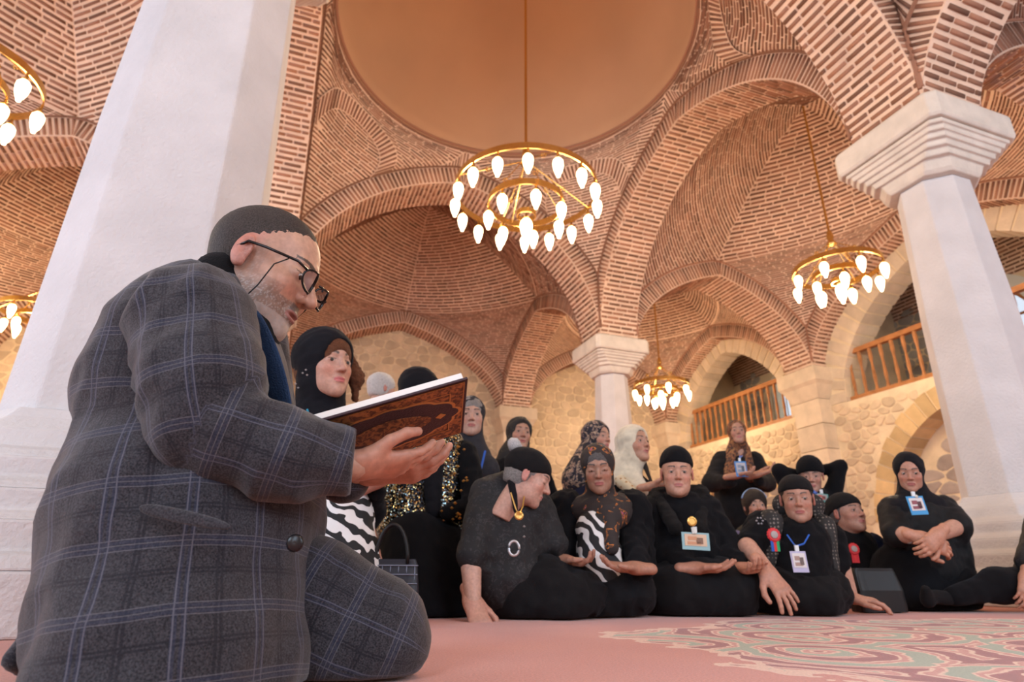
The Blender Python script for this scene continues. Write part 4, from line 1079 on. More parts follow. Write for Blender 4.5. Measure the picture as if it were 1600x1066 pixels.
# ------------------------------------------------------------------ the kneeling man with the book
def plaid_mat():
    m = bpy.data.materials.new('grey_plaid_wool'); m.use_nodes = True; N, L = nt(m); p = N['Principled BSDF']; p.inputs['Roughness'].default_value = .9; p.inputs['Specular IOR Level'].default_value = .2; p.inputs['Sheen Weight'].default_value = .25
    an = N.new('ShaderNodeAttribute'); an.attribute_name = 'cloth'; sx = N.new('ShaderNodeSeparateXYZ')
    tc = N.new('ShaderNodeTexCoord'); nz = N.new('ShaderNodeTexNoise'); nz.inputs['Scale'].default_value = 5; L.new(tc.outputs['Object'], nz.inputs[0])
    wv = N.new('ShaderNodeVectorMath'); wv.operation = 'MULTIPLY_ADD'; L.new(nz.outputs[1], wv.inputs[0]); wv.inputs[1].default_value = (.012, .012, 0); L.new(an.outputs['Vector'], wv.inputs[2]); L.new(wv.outputs[0], sx.inputs[0])
    def M(op, a, b=None):
        n = N.new('ShaderNodeMath'); n.operation = op
        for i, x in enumerate((a, b)):
            if x is None: continue
            if isinstance(x, (int, float)): n.inputs[i].default_value = x
            else: L.new(x, n.inputs[i])
        return n.outputs[0]
    def lines(src, per, offs, wd):
        f = M('FRACT', M('DIVIDE', src, per)); out = None
        for o in offs:
            l = M('LESS_THAN', M('ABSOLUTE', M('SUBTRACT', f, o)), wd); out = l if out is None else M('MAXIMUM', out, l)
        return out
    light = M('MAXIMUM', lines(sx.outputs[0], .075, (.34, .46), .0085), lines(sx.outputs[1], .085, (.30, .38, .46), .0065))
    blue = M('MAXIMUM', lines(sx.outputs[0], .075, (.35, .45), .03), lines(sx.outputs[1], .085, (.34, .42), .025))
    dark = M('MAXIMUM', lines(sx.outputs[0], .075, (.80, .86), .018), lines(sx.outputs[1], .085, (.80, .86), .018))
    fn = N.new('ShaderNodeTexNoise'); fn.inputs['Scale'].default_value = 420; fn.inputs['Detail'].default_value = 3; L.new(tc.outputs['Object'], fn.inputs[0])
    base = N.new('ShaderNodeValToRGB'); L.new(fn.outputs[0], base.inputs[0]); base.color_ramp.elements[0].position = .35; base.color_ramp.elements[0].color = (.012, .012, .016, 1); base.color_ramp.elements[1].position = .68; base.color_ramp.elements[1].color = (.060, .059, .070, 1)
    def mix(f, a, b, k=1.0):
        n = N.new('ShaderNodeMix'); n.data_type = 'RGBA'; L.new(M('MULTIPLY', f, k), n.inputs[0]); L.new(a, n.inputs[6]); n.inputs[7].default_value = (*b, 1); return n.outputs[2]
    c = mix(dark, base.outputs[0], (.012, .012, .018), .7); c = mix(blue, c, (.03, .04, .085), .35); c = mix(light, c, (.22, .22, .26), .38)
    L.new(c, p.inputs['Base Color']); bp = N.new('ShaderNodeBump'); bp.inputs['Strength'].default_value = .4; bp.inputs['Distance'].default_value = .002; L.new(fn.outputs[0], bp.inputs['Height']); L.new(bp.outputs[0], p.inputs['Normal'])
    return m
PLAID = plaid_mat()
mh = Head(at(413, 424, 1.13), 91, 20, 2, 1.17, stubble=True, tone=(.50, .285, .20), lips=(.34, .14, .12), wide=1.06, fat=.4, nose=1.12, mouth=.0035, gaze=(0, -.45))
man = Person('kneeling man in a grey plaid suit and black glasses reading from a book', mh, grp=None)
sh = A(300, 505, .93); elb = A(322, 668, .90); wri = A(528, 733, .98)
hand1 = hand(A(560, 727, 1.0), nrm((.80, .60, .12)), nrm((-.25, .45, 1)), tside=1, s=.86, curl=(.22, .25, .28, .3), h=.0026, tone=(.56, .31, .22), thumb=.3, tc=.5, spread=.15)
hand2 = hand(A(570, 735, 1.24), nrm((1, -.1, .0)), nrm((-.1, .4, 1)), tside=1, s=1.1, curl=.35, h=.004, tone=(.52, .29, .21))
man.body([hand1, hand2], [(A(315, 580, 1.12), A(290, 850, 1.1), .08, .12), (A(373, 462, 1.13), A(322, 560, 1.12), .050, .07), (sh, elb, .06, .05), (elb, A(545, 727, .99), .045, .033), (A(360, 520, 1.3), A(400, 680, 1.32), .06, .05), (A(400, 680, 1.32), A(555, 735, 1.24), .045, .035), (A(400, 900, 1.12), A(575, 985, 1.16), .08, .06), (A(575, 995, 1.16), A(330, 1045, 1.15), .05, .04)], hres=.0022)
man.eyes()
# cropped hair, follows the skull, receding at the front
def buzz(P):
    d = ell(P, (0, -.018, .036), (.0755, .0975, .0836)); d = sm(d, ell(P, (0, -.02, -.015), (.062, .074, .07)), .02) + 0; d = smax(d, -ell(P, (0, .118, -.005), (.080, .086, .098)) + .0012 * fnoise(P, 300, 7), .001)
    d = smax(d, -(P[..., 2] + .060 - np.clip(P[..., 1] + .035, 0, .04) * 2.2 - .0) + .0015 * fnoise(P, 300, 9), .001); A_ = np.abs(P[..., 0])
    return smax(d, -ell(P, (.080, -.002, -.008), (.03, .024, .036)), .003)
man.cloth('hair', H_BUZZ, [], h=.0035, fold=.0005, ff=420, extra=buzz, floor=False)
# suit jacket
tor = [A(345, 520, 1.12), A(300, 700, 1.10), A(262, 1075, 1.06)]
jk = [(A(322, 512, 1.12), A(302, 610, 1.11), .115, .150, (1, 1.40, 1)), (A(302, 610, 1.11), A(318, 790, 1.09), .150, .182, (1, 1.30, 1)), (A(318, 790, 1.09), A(285, 1050, 1.00), .182, .175, (1, 1.30, 1)),
      (A(258, 500, .96), A(352, 500, 1.28), .065, .055), (A(235, 800, 1.04), A(165, 960, 1.0), .085, .06, (1, 1.5, 1)), (A(345, 488, 1.12), A(318, 495, 1.10), .050, .07)]
jacket = man.cloth('jacket', PLAID, jk, k=.07, h=.0085, fold=.0060, ff=15, seed=4, uvaxis=tor, uvr=.20)
tail = man.cloth('jacket_tail', PLAID, [(A(185, 800, .98), A(75, 1015, .95), .050, .022, (1.0, 2.4, 1)), (A(62, 1030, .95), A(48, 1058, .95), .018, .006, (1, 3, 1))], k=.03, h=.0075, fold=.002, ff=20, seed=8, uvaxis=[tor[1] - np.array([.1, 0, 0]), tor[2] - np.array([.25, 0, 0])], floor=False)
cuffp = A(552, 726, .99); sleeve = man.cloth('sleeve', PLAID, [(sh, A(318, 600, .90), .098, .086), (A(318, 600, .90), elb, .088, .082), (elb, A(440, 712, .92), .082, .066), (A(440, 712, .92), A(556, 724, .99), .064, .053)], k=.022, clip=[(cuffp, (1, .25, 0))], h=.0075, fold=.0070, ff=24, seed=11, uvr=.09, uvaxis=[sh - np.array([0, 0, -.06]), elb, A(560, 738, .99)])
slf = man.cloth('sleeve', PLAID, [(A(380, 500, 1.30), A(410, 690, 1.32), .09, .075), (A(410, 690, 1.32), A(540, 745, 1.27), .07, .055)], k=.03, h=.011, fold=.004, ff=26, seed=12, uvr=.09, uvaxis=[A(380, 480, 1.30), A(410, 690, 1.32), A(550, 745, 1.27)])
# turned cuff end, roll neck, lapel, collar
man.cloth('roll_neck', cloth_mat('rib_knit', (.008, .008, .009), .8), [(A(350, 440, 1.10), A(388, 512, 1.13), .054, .046, (1, 1.35, 1)), (A(355, 470, 1.12), A(370, 525, 1.12), .070, .08)], k=.03, h=.005, fold=.0012, ff=220, seed=5, floor=False)
BLUE = cloth_mat('blue_lining', (.022, .045, .10), .7)
def strip(name, ctr, wid, m, th=.006, par=man, nrm_=(0, -1, 0)):
    """a cloth strip of given half widths along a line of points, with thickness"""
    V = []; F = []; n = len(ctr); nn_ = nrm(nrm_)
    for i, c in enumerate(ctr):
        d = nrm(np.asarray(ctr[min(i + 1, n - 1)]) - np.asarray(ctr[max(i - 1, 0)])); x = np.cross(d, nn_) * wid[i]; t = nn_ * th
        V += [c - x + t, c + x + t, c + x - t, c - x - t]
    for i in range(n - 1):
        for e in range(4): F.append((i * 4 + e, i * 4 + (e + 1) % 4, i * 4 + 4 + (e + 1) % 4, i * 4 + 4 + e))
    F += [(0, 3, 2, 1), tuple((n - 1) * 4 + e for e in range(4))]
    o = mesh_obj(name, V, F, m); under(o, par.root); sb = o.modifiers.new('s', 'SUBSURF'); sb.levels = 1; sb.render_levels = 2; return o
strip('lapel', [A(392, 480, 1.02), A(405, 520, 1.0), A(424, 570, .99), A(440, 630, .99), A(450, 700, 1.0)], [.010, .024, .026, .026, .020], BLUE, .006, nrm_=(-.5, -1, .1))
strip('collar', [A(330, 432, 1.02), A(352, 452, 1.0), A(378, 486, .985), A(404, 535, .97)], [.012, .020, .026, .012], PLAID, .006, nrm_=(-.1, -1, .3))
strip('vent_shade', [A(158, 790, .845), A(140, 860, .85), A(118, 950, .86), A(98, 1050, .87)], [.002, .012, .018, .022], cloth_mat('vent_shade_dark', (.006, .006, .010)), .004, nrm_=(-.2, -1, 0))  # dark strip laid on the jacket, stands in for shade inside the open vent
mb = MB(); c = A(462, 849, .865); mb.lathe([(0, .0), (.011, 0), (.012, .003), (.009, .006), (0, .005)], c, 16, np.array([[1, 0, 0], [0, 0, -1], [0, 1, 0]])); man.mesh('jacket_button', mb, mat('black_button', (.012, .012, .014), .25), True)
strip('pocket_flap', [A(212, 792, .815), A(280, 806, .81), A(368, 826, .80)], [.008, .010, .007], PLAID, .004, nrm_=(-.1, -1, .0))
# trousers: the far leg shows bent, sitting on its heel
thigh = [A(380, 900, 1.10), A(480, 940, 1.13), A(588, 988, 1.14)]
tr = man.cloth('trouser_leg', PLAID, [(thigh[0], thigh[1], .11, .098), (thigh[1], thigh[2], .095, .078), (thigh[2], A(560, 1010, 1.13), .078, .075), (A(580, 1015, 1.12), A(300, 1055, 1.08), .070, .06)], k=.045, h=.0085, fold=.0045, ff=26, seed=21, uvr=.10, uvaxis=[thigh[0], thigh[2] + np.array([.05, 0, -.02])])
man.cloth('trouser_leg', PLAID, [(A(310, 980, 1.02), A(350, 1050, .98), .10, .07), (A(350, 1050, .98), A(200, 1060, 1.0), .06, .05)], k=.045, h=.012, fold=.004, ff=26, seed=22, uvaxis=[A(330, 960, .98), A(400, 1060, .93)])
man.cloth('shoe', mat('black_leather', (.01, .01, .012), .35), [(A(140, 1046, 1.12), A(60, 1062, 1.14), .040, .030)], k=.02, h=.008, fold=0)
# glasses with cord
mg = mat('black_frame', (.008, .008, .010), .2); gl = empty('glasses', mh.c); under(gl, man.root); gl.location = (0, 0, 0); gl.matrix_parent_inverse = Matrix.Translation(-Vector(man.root.location))
def H(x, y, z): return mh.wld(np.array([[x, y, z]]))[0]
def gp_(name, mb, m, smooth=False): o = mb.build(name, m, gl, smooth); return o
for sx in (-1, 1):
    rim = [H(sx * .034 + .0255 * math.cos(t) * (1 + .12 * math.sin(t)), .108 - .010 * abs(math.cos(t)) * 1, -.004 + .0195 * math.sin(t)) for t in np.linspace(0, 2 * math.pi, 25)[:-1]]
    mb = MB(); mb.tube(rim, .0024, 6, True); gp_('rim', mb, mg, True)
    lens = mat('tinted_lens', (.52, .50, .62), .03); lp = lens.node_tree.nodes['Principled BSDF']; lp.inputs['Transmission Weight'].default_value = 1.0; lp.inputs['IOR'].default_value = 1.05
    mesh_obj('lens', rim, [tuple(range(24))], lens, gl)
    mb = MB(); mb.tube([H(sx * .060, .100, .006), H(sx * .078, .088, .008), H(sx * .084, .03, .010), H(sx * .084, -.002, .010), H(sx * .082, -.016, -.004)], .0028, 6); gp_('temple', mb, mg, True)
    mb = MB(); mb.tube([H(sx * .079, .072, .006), H(sx * .088, .060, -.015), H(sx * .080, .050, -.055), H(sx * .066, .030, -.090), H(sx * .056, -.02, -.105), H(sx * .05, -.06, -.10)], .0014, 5); gp_('cord', mb, mg, True)
mb = MB(); mb.tube([H(-.010, .109, .004), H(0, .112, .007), H(.010, .109, .004)], .0022, 6); gp_('bridge', mb, mg, True)

# the book: a thing of its own lying in his hands
bA = A(466, 668, .93); bB = A(731, 592, .985); lng = bB - bA; LL = np.linalg.norm(lng); ex_ = lng / LL; target = A(717, 675, 1.16); dv = target - bB; ey_ = nrm(dv - np.dot(dv, ex_) * ex_); WW = .192; ez_ = np.cross(ex_, ey_)
if ez_[2] < 0: ez_ = -ez_
book = empty('book', bA); tag(book, 'large book with brown gold-tooled cover held in the kneeling man\'s hands', 'book')
def bpos(u, v, w_): return bA + ex_ * u + ey_ * v + ez_ * w_
def bbox(name, u0, u1, v0, v1, w0, w1, m, par=None):
    P = [bpos(u, v, w_) for w_ in (w0, w1) for u, v in ((u0, v0), (u1, v0), (u1, v1), (u0, v1))]
    o = mesh_obj(name, P, [(0, 3, 2, 1), (4, 5, 6, 7), (0, 1, 5, 4), (1, 2, 6, 5), (2, 3, 7, 6), (3, 0, 4, 7)], m); under(o, par or book); return o
M_leather = mat('book_leather', (.045, .022, .030), .5, bump=.3, bscale=300); M_gold = pattern('gold_tooling', 'soft', [(0, (.045, .018, .012)), (.42, (.09, .035, .018)), (.58, (.36, .155, .05)), (1, (.45, .21, .07))], 85, .45, .25)
cover = bbox('cover', 0, LL, 0, WW, 0, .004, M_leather)
bbox('page_block', .006, LL - .006, .004, WW - .004, .004, .017, mat('paper_edge', (.86, .84, .80), .8))
def plate(name, poly, w0, w1, m, par=cover):
    n = len(poly); V = [bpos(u, v, w0) for u, v in poly] + [bpos(u, v, w1) for u, v in poly]
    o = mesh_obj(name, V, [tuple(range(n)), tuple(range(2 * n - 1, n - 1, -1))] + [(i, n + i, n + (i + 1) % n, (i + 1) % n) for i in range(n)], m); under(o, par); return o
def frame(name, i0, i1, w_, m):
    V = [bpos(u, v, w_) for u0, v0, u1, v1 in ((i0, i0, LL - i0, WW - i0), (i1, i1, LL - i1, WW - i1)) for u, v in ((u0, v0), (u1, v0), (u1, v1), (u0, v1))]
    V += [v + ez_ * .0012 for v in V]
    F = [(k, (k + 1) % 4, 4 + (k + 1) % 4, 4 + k) for k in range(4)] + [(8 + k, 12 + k, 12 + (k + 1) % 4, 8 + (k + 1) % 4) for k in range(4)]
    o = mesh_obj(name, V, F, m); under(o, cover)
M_goldl = mat('gold_line', (.55, .30, .10), .35, .6)
frame('tooled_border', .006, .030, -.0012, M_gold); frame('tooled_line', .030, .032, -.0014, M_goldl); frame('tooled_line', .0055, .007, -.0014, M_goldl)
plate('tooled_field', [(.033, .033), (LL - .033, .033), (LL - .033, WW - .033), (.033, WW - .033)], -.0010, .0002, M_gold)
cx_, cy_ = LL / 2, WW / 2; med = []
for t in np.linspace(0, 2 * math.pi, 73)[:-1]:
    r = 1 + .07 * abs(math.cos(6 * t)); x = .118 * math.copysign(abs(math.cos(t)) ** 1.1, math.cos(t)) * r; y = .062 * math.sin(t) * r; med.append((cx_ + x, cy_ + y))
plate('medallion', med, -.0022, -.0008, M_leather)
plate('medallion_edge', [(cx_ + (x - cx_) * 1.05, cy_ + (y - cy_) * 1.07) for x, y in med], -.0015, -.0006, M_goldl)
plate('medallion_centre', [(cx_ + .075 * math.copysign(abs(math.cos(t)) ** 1.6, math.cos(t)), cy_ + .036 * math.sin(t)) for t in np.linspace(0, 2 * math.pi, 41)[:-1]], -.0030, -.0018, M_gold)
plate('medallion_drop', [(cx_ + .082, cy_), (cx_ + .092, cy_ - .009), (cx_ + .102, cy_), (cx_ + .092, cy_ + .009)], -.0030, -.0018, M_goldl)

# ------------------------------------------------------------------ the women
LT = (.56, .33, .245); MT = (.47, .265, .19); DT = (.40, .22, .155)
def arm(sh_, el, wr, r=(.060, .050, .040)):
    return [(sh_, el, r[0], r[1]), (el, wr, r[1], r[2])]

# woman with auburn hair beside the man
DF, RS = 1.00, .92
h = Head(A(508, 576, 2.32), 52, 3, -4, 1.36, tone=(.58, .34, .26), wide=1.04, fat=.6, lips=(.50, .14, .14), gaze=(.3, 0), ears=False)
p = Person('woman in a black embroidered headscarf with auburn hair, between the man and his book', h)
hd = hand(A(590, 752, 2.22), nrm((.75, -.3, .35)), nrm((-.2, -.1, 1)), tside=-1, curl=.75, s=1.05, tone=(.58, .31, .24))
hd2 = hand(A(573, 838, 2.3), nrm((.1, -.1, -1)), nrm((-.6, .6, .1)), curl=.3, s=1.0, tone=(.56, .31, .24))
p.body([hd, hd2], [(A(515, 700, 2.4), A(540, 900, 2.25), .12, .15), (A(520, 640, 2.38), A(515, 690, 2.4), .05, .09)])
p.eyes(); p.hair(H_AUB, 1.13, .055, -.085); p.cloth('hair_curls', H_AUB, [(A(540, 545, 2.36), A(557, 590, 2.40), .022, .026), (A(557, 590, 2.40), A(554, 625, 2.42), .024, .014)], h=.007, fold=.006, ff=110, floor=False)
p.hijab(SCARF, [(A(500, 640, 2.38), A(475, 700, 2.35), .10, .12), (A(505, 660, 2.38), A(530, 700, 2.3), .09, .08)], open_=(.064, .088, -.005), size=1.08)
p.cloth('blouse', ZEBRA, [(A(520, 720, 2.35), A(540, 960, 2.22), .13, .15)], h=.013, ff=26)
p.cloth('coat', BLACK, [(A(478, 700, 2.35), A(500, 930, 2.25), .11, .12), (A(540, 690, 2.46), A(575, 800, 2.46), .07, .07), (A(575, 800, 2.46), A(588, 765, 2.28), .055, .04)], h=.013, fold=.010)
p.beads('scarf_bead', [A(x, y, 2.205) for x, y in ((478, 578), (473, 583), (480, 586), (462, 600), (466, 606), (458, 604))], mat('silver_thread', (.6, .6, .62), .3, .6))
mb = MB(); mb.tube([A(480, 640, 2.24), A(486, 668, 2.2)], .004, 5); p.mesh('lanyard', mb, mat('lanyard_teal', (.02, .25, .4), .5))
# checked handbag on the floor
bagm = pattern('checked_bag', 'soft2', [(0, (.012, .014, .025)), (.7, (.03, .035, .06))], 20, .5)
def handbag(name, x, ytop, ybot, depth, w, d, label, m, handle=True, yaw=0, rows=0):
    top = A(x, ytop, depth); hh = top[2]; c = np.array([top[0], depth, 0]); root = empty('handbag', c); tag(root, label, 'handbag')
    ca_, sa_ = math.cos(yaw), math.sin(yaw); R = np.array([[ca_, -sa_, 0], [sa_, ca_, 0], [0, 0, 1.0]])
    V = []; prf = [(1, 0.004), (1.03, .03), (1.0, hh * .5), (.9, hh * .93), (.84, hh)]
    for s_, z in prf:
        for t in np.linspace(0, 2 * math.pi, 25)[:-1]:
            cc, ss_ = math.cos(t), math.sin(t); V.append(c + R @ np.array([w / 2 * s_ * math.copysign(abs(cc) ** .35, cc), d / 2 * (1.15 if z < hh * .6 else .45) * math.copysign(abs(ss_) ** .35, ss_), z]))
    n = 24; F = [(i * n + k, i * n + (k + 1) % n, (i + 1) * n + (k + 1) % n, (i + 1) * n + k) for i in range(len(prf) - 1) for k in range(n)] + [tuple(range(n - 1, -1, -1)), tuple((len(prf) - 1) * n + k for k in range(n))]
    under(mesh_obj('bag_body', V, F, m, None, False), root)
    if handle:
        for sy in (-1, 1):
            mb = MB(); mb.tube([c + R @ np.array([w * .28 * math.cos(t), sy * d * .2, hh * .93 + .13 * math.sin(t)]) for t in np.linspace(0, math.pi, 14)], .007, 6); under(mb.build('handle', mat('bag_leather', (.006, .006, .007), .45), None, True), root)
    if rows:
        for k in range(rows + 1):
            for vert in (0, 1):
                mb = MB(); f = (k / rows - .5)
                if vert: mb.tube([c + R @ np.array([w * .9 * f, -d / 2 * 1.2, .02]), c + R @ np.array([w * .82 * f, -d / 2 * .55, hh * .9])], .0016, 4)
                else: z = hh * (.06 + .84 * k / rows); yy = -d / 2 * (1.19 - .62 * max(0, (z / hh - .5)) * 2); mb.tube([c + R @ np.array([-w * .47, yy, z]), c + R @ np.array([w * .47, yy, z])], .0016, 4)
                under(mb.build('check_line', mat('check_thread', (.22, .25, .34), .8)), root)
    return root
handbag('handbag', 612, 874, 960, 2.25, .20, .08, 'dark blue checked handbag on the carpet behind the man\'s knee', bagm, yaw=.1, rows=6)

# white haired woman glimpsed behind
DF, RS = 1.00, .92
h = Head(A(598, 612, 3.9), 120, 5, 0, 1.0, tone=LT)
p = Person('white haired woman, only the back of the head showing above the book', h)
p.body([], [(A(600, 640, 3.95), A(600, 900, 3.95), .10, .16)], hres=.005); p.hair(H_WHITE, 1.10, .02, -.07, h=.008)
p.cloth('coat', BLACK2, [(A(600, 680, 3.95), A(600, 935, 3.95), .17, .24)], h=.02)

# woman in the sequinned waistcoat
DF, RS = 1.00, .92
h = Head(A(655, 618, 2.95), 75, 25, 0, 1.05, tone=LT, open=False, ears=False)
p = Person('woman in black headscarf and glittering sequinned waistcoat, face hidden by the book', h)
hd = hand(A(652, 870, 2.75), (.1, -.1, -1), (-1, 0, 0), s=.9)
p.body([], [(A(660, 660, 3.0), A(665, 940, 2.9), .10, .15)], hres=.005)
p.hijab(SCARF, [(A(650, 650, 2.98), A(672, 720, 2.92), .10, .10), (A(672, 720, 2.85), A(676, 800, 2.78), .07, .04)], size=1.10)
p.cloth('waistcoat', SEQUIN, [(A(635, 720, 2.9), A(638, 825, 2.85), .15, .15), (A(690, 700, 2.95), A(692, 825, 2.92), .12, .13)], h=.012, fold=.004)
p.cloth('sleeve', BLACK, [(A(610, 700, 2.95), A(600, 800, 2.9), .07, .06), (A(725, 710, 2.95), A(745, 790, 2.85), .07, .06), (A(745, 790, 2.85), A(700, 800, 2.75), .055, .04)], h=.013, fold=.010)
p.cloth('skirt', BLACK, [(A(648, 850, 2.8), A(655, 985, 2.70), .16, .22), (A(690, 860, 2.85), A(700, 985, 2.72), .14, .18)], h=.016, fold=.008, ff=30, vdir=1)
rs = random.Random(3)
p.beads('gold_bead', [A(690 + rs.random() * 40, 690 + rs.random() * 130, 2.72) for k in range(26)], mat('gold_bead', (.7, .42, .12), .3, .8), (.005, .011))

# grey haired woman with blue lanyard
DF, RS = 1.12, .92
h = Head(A(735, 656, 3.0), 8, 2, 0, 1.02, tone=(.57, .36, .28), wide=1.05, fat=.5, ears=False)
p = Person('grey haired woman in a loose black scarf with blue lanyard, right of the book', h)
p.body([], [(A(735, 700, 3.05), A(735, 930, 3.05), .09, .15)]); p.eyes(); p.hair(H_GREY, 1.06, .062, -.06)
p.hijab(CHAR, [(A(733, 705, 3.03), A(715, 730, 3.0), .09, .09), (A(735, 710, 3.03), A(758, 735, 3.0), .08, .08)], open_=(.062, .088, .002), size=.98)
p.cloth('coat', LACE, [(A(725, 735, 3.08), A(735, 940, 3.08), .16, .20), (A(755, 740, 3.08), A(770, 830, 3.1), .09, .07)], h=.014)
mb = MB(); mb.tube([A(728, 700, 2.88), A(738, 738, 2.84), A(745, 756, 2.83)], .006, 5); mb.tube([A(758, 705, 2.88), A(750, 738, 2.84), A(745, 756, 2.83)], .006, 5); p.mesh('lanyard', mb, mat('lanyard_blue', (.02, .11, .5), .5))
mb = MB(); mb.lathe([(0, -.01), (.012, 0), (0, .01)], A(735, 745, 2.80), 8); p.mesh('pin', mb, MATS['silver_thread'] if 'silver_thread' in MATS else M_white)

# woman in a sequin dotted scarf behind
DF, RS = 1.12, .92
h = Head(A(812, 683, 3.5), 15, -2, 4, 1.0, tone=(.50, .29, .21), wide=.95, ears=False)
p = Person('woman in a black headscarf dotted with gold sequins, behind the woman in the black bandana', h)
p.body([], [(A(808, 715, 3.5), A(808, 930, 3.5), .08, .14)], hres=.0045); p.eyes(); p.hair(H_DARK, 1.03, .064, -.05)
p.hijab(SEQSC, [(A(800, 715, 3.52), A(790, 750, 3.5), .09, .10), (A(805, 715, 3.5), A(825, 745, 3.48), .07, .07)], open_=(.062, .088, .002))
p.cloth('coat', BLACK, [(A(805, 750, 3.55), A(805, 935, 3.5), .18, .22), (A(835, 745, 3.5), A(862, 790, 3.45), .06, .06), (A(862, 790, 3.45), A(850, 735, 3.4), .05, .04)], h=.016)

# heavy woman in the black bandana, profile, leaning on her hand
DF, RS = 1.00, .92
h = Head(A(826, 752, 2.50), 84, 24, 4, 1.04, tone=(.62, .38, .30), wide=1.0, fat=.8, open=False, nose=1.1, lips=(.50, .22, .20))
p = Person('woman in a black bandana in profile, looking down, leaning on one bare arm', h)
hd = hand(A(738, 940, 2.42), nrm((.25, -.35, -.5)), nrm((0, .5, -1)), tside=1, curl=.15, s=1.0, tone=(.58, .34, .27), spread=.4)
fa = nets(lambda P: capd(P, A(735, 865, 2.46), A(739, 940, 2.42), .043, .030), A(700, 975, 2.35) * [1, 1, 0], A(780, 840, 2.6), .006)
fa = (fa[0], fa[1], np.tile(np.array((.58, .35, .27)), (len(fa[0]), 1)))
p.body([hd, fa], [(A(790, 800, 2.6), A(800, 930, 2.6), .13, .17)])
p.cap(BLACK2, .040, .42, 1.05, 'bandana'); p.hair(H_GREY, 1.02, .02, -.06)
p.cloth('hair_bun', H_WHITE, [(A(803, 694, 2.52), A(806, 700, 2.54), .030, .03)], h=.008, fold=.005, ff=120)
p.cloth('coat', LACE, [(A(795, 800, 2.62), A(790, 900, 2.60), .15, .17), (A(762, 775, 2.56), A(738, 868, 2.46), .085, .065), (A(800, 765, 2.60), A(825, 800, 2.62), .09, .10), (A(840, 800, 2.66), A(868, 850, 2.62), .08, .06)], h=.012, fold=.006)
p.cloth('scarf_end', SCARF, [(A(800, 752, 2.47), A(806, 800, 2.44), .022, .010)], h=.007, fold=.001)
p.cloth('skirt', BLACK2, [(A(812, 925, 2.60), A(880, 945, 2.55), .13, .12), (A(850, 912, 2.6), A(920, 930, 2.6), .12, .08), (A(812, 935, 2.6), A(812, 960, 2.6), .13, .12)], k=.08, h=.013, fold=.012, ff=22)
mb = MB(); c = A(811, 806, 2.40); Rz = np.array([[1, 0, 0], [0, 0, -1], [0, 1, 0]]); mb.lathe([(0, 0), (.015, 0), (.017, .003), (.012, .006), (0, .004)], c, 14, Rz); p.mesh('heart_pendant', mb, mat('gold_pendant', (.75, .45, .13), .3, .8))
mb = MB(); mb.tube([A(798, 770, 2.43), A(806, 795, 2.41), c, A(817, 790, 2.43), A(820, 770, 2.46)], .003, 5); p.mesh('chain', mb, MATS['gold_bead'])
mb = MB(); c = A(803, 857, 2.40)
mb.tube([c + np.array([.020 * math.cos(t), 0, .026 * math.sin(t)]) for t in np.linspace(0, 2 * math.pi, 17)[:-1]], .0055, 6, True); p.mesh('belt_buckle', mb, MATS['silver_thread'], True)
for yy in (823, 839):
    mb = MB(); mb.lathe([(0, -.005), (.006, 0), (0, .005)], A(819, yy, 2.42), 8); p.mesh('coat_button', mb, MATS['silver_thread'])

# woman in the flowered scarf and zebra top
DF, RS = 1.00, .92
h = Head(A(935, 738, 2.75), -9, 14, -3, 1.03, tone=(.42, .235, .165), wide=1.03, fat=.5, open=False, ears=False)
p = Person('woman with closed eyes in a dark flowered scarf over a zebra striped top', h)
hd = hand(A(995, 888, 2.55), nrm((-1, -.25, .05)), nrm((.1, -.3, 1)), tside=-1, curl=.3, s=1.0, tone=(.44, .24, .17)); hd2 = hand(A(880, 876, 2.62), nrm((.9, -.4, -.1)), nrm((0, -.2, 1)), curl=.5, s=.95, tone=(.44, .24, .17))
p.body([hd, hd2], [(A(932, 790, 2.82), A(932, 930, 2.80), .11, .15)]); p.eyes(); p.hair(H_DGREY, 1.05, .058, -.05)
p.hijab(FLOWERS, [(A(905, 796, 2.82), A(968, 792, 2.82), .060, .065), (A(925, 800, 2.76), A(965, 806, 2.76), .055, .055), (A(950, 805, 2.72), A(956, 856, 2.62), .055, .030)], open_=(.060, .088, .004), size=.98)
p.cloth('top', ZEBRA2, [(A(932, 830, 2.74), A(940, 898, 2.70), .10, .11)], h=.012)
p.cloth('coat', BLACK, [(A(885, 800, 2.88), A(880, 890, 2.85), .11, .12), (A(985, 800, 2.88), A(988, 895, 2.85), .11, .11), (A(985, 840, 2.80), A(1000, 890, 2.62), .07, .055), (A(868, 830, 2.85), A(872, 880, 2.66), .07, .05)], h=.013, fold=.010)
p.cloth('skirt', BLACK2, [(A(900, 925, 2.7), A(985, 925, 2.7), .11, .11), (A(985, 930, 2.68), A(920, 948, 2.62), .08, .06)], h=.014, fold=.011)

# woman in the floral hijab behind
DF, RS = 1.12, .92
h = Head(A(934, 688, 3.8), 40, 0, 0, 1.0, tone=LT, wide=1.0, ears=False)
p = Person('woman in a white and navy floral headscarf, turned aside beside the far column', h)
p.body([], [(A(925, 720, 3.85), A(925, 920, 3.85), .08, .14)], hres=.005); p.eyes()
p.hijab(FLORAL, [(A(920, 715, 3.85), A(905, 750, 3.85), .10, .12)], open_=(.058, .09, -.008), size=1.05)
p.cloth('coat', NAVY, [(A(918, 755, 3.9), A(925, 920, 3.9), .17, .2)], h=.018)

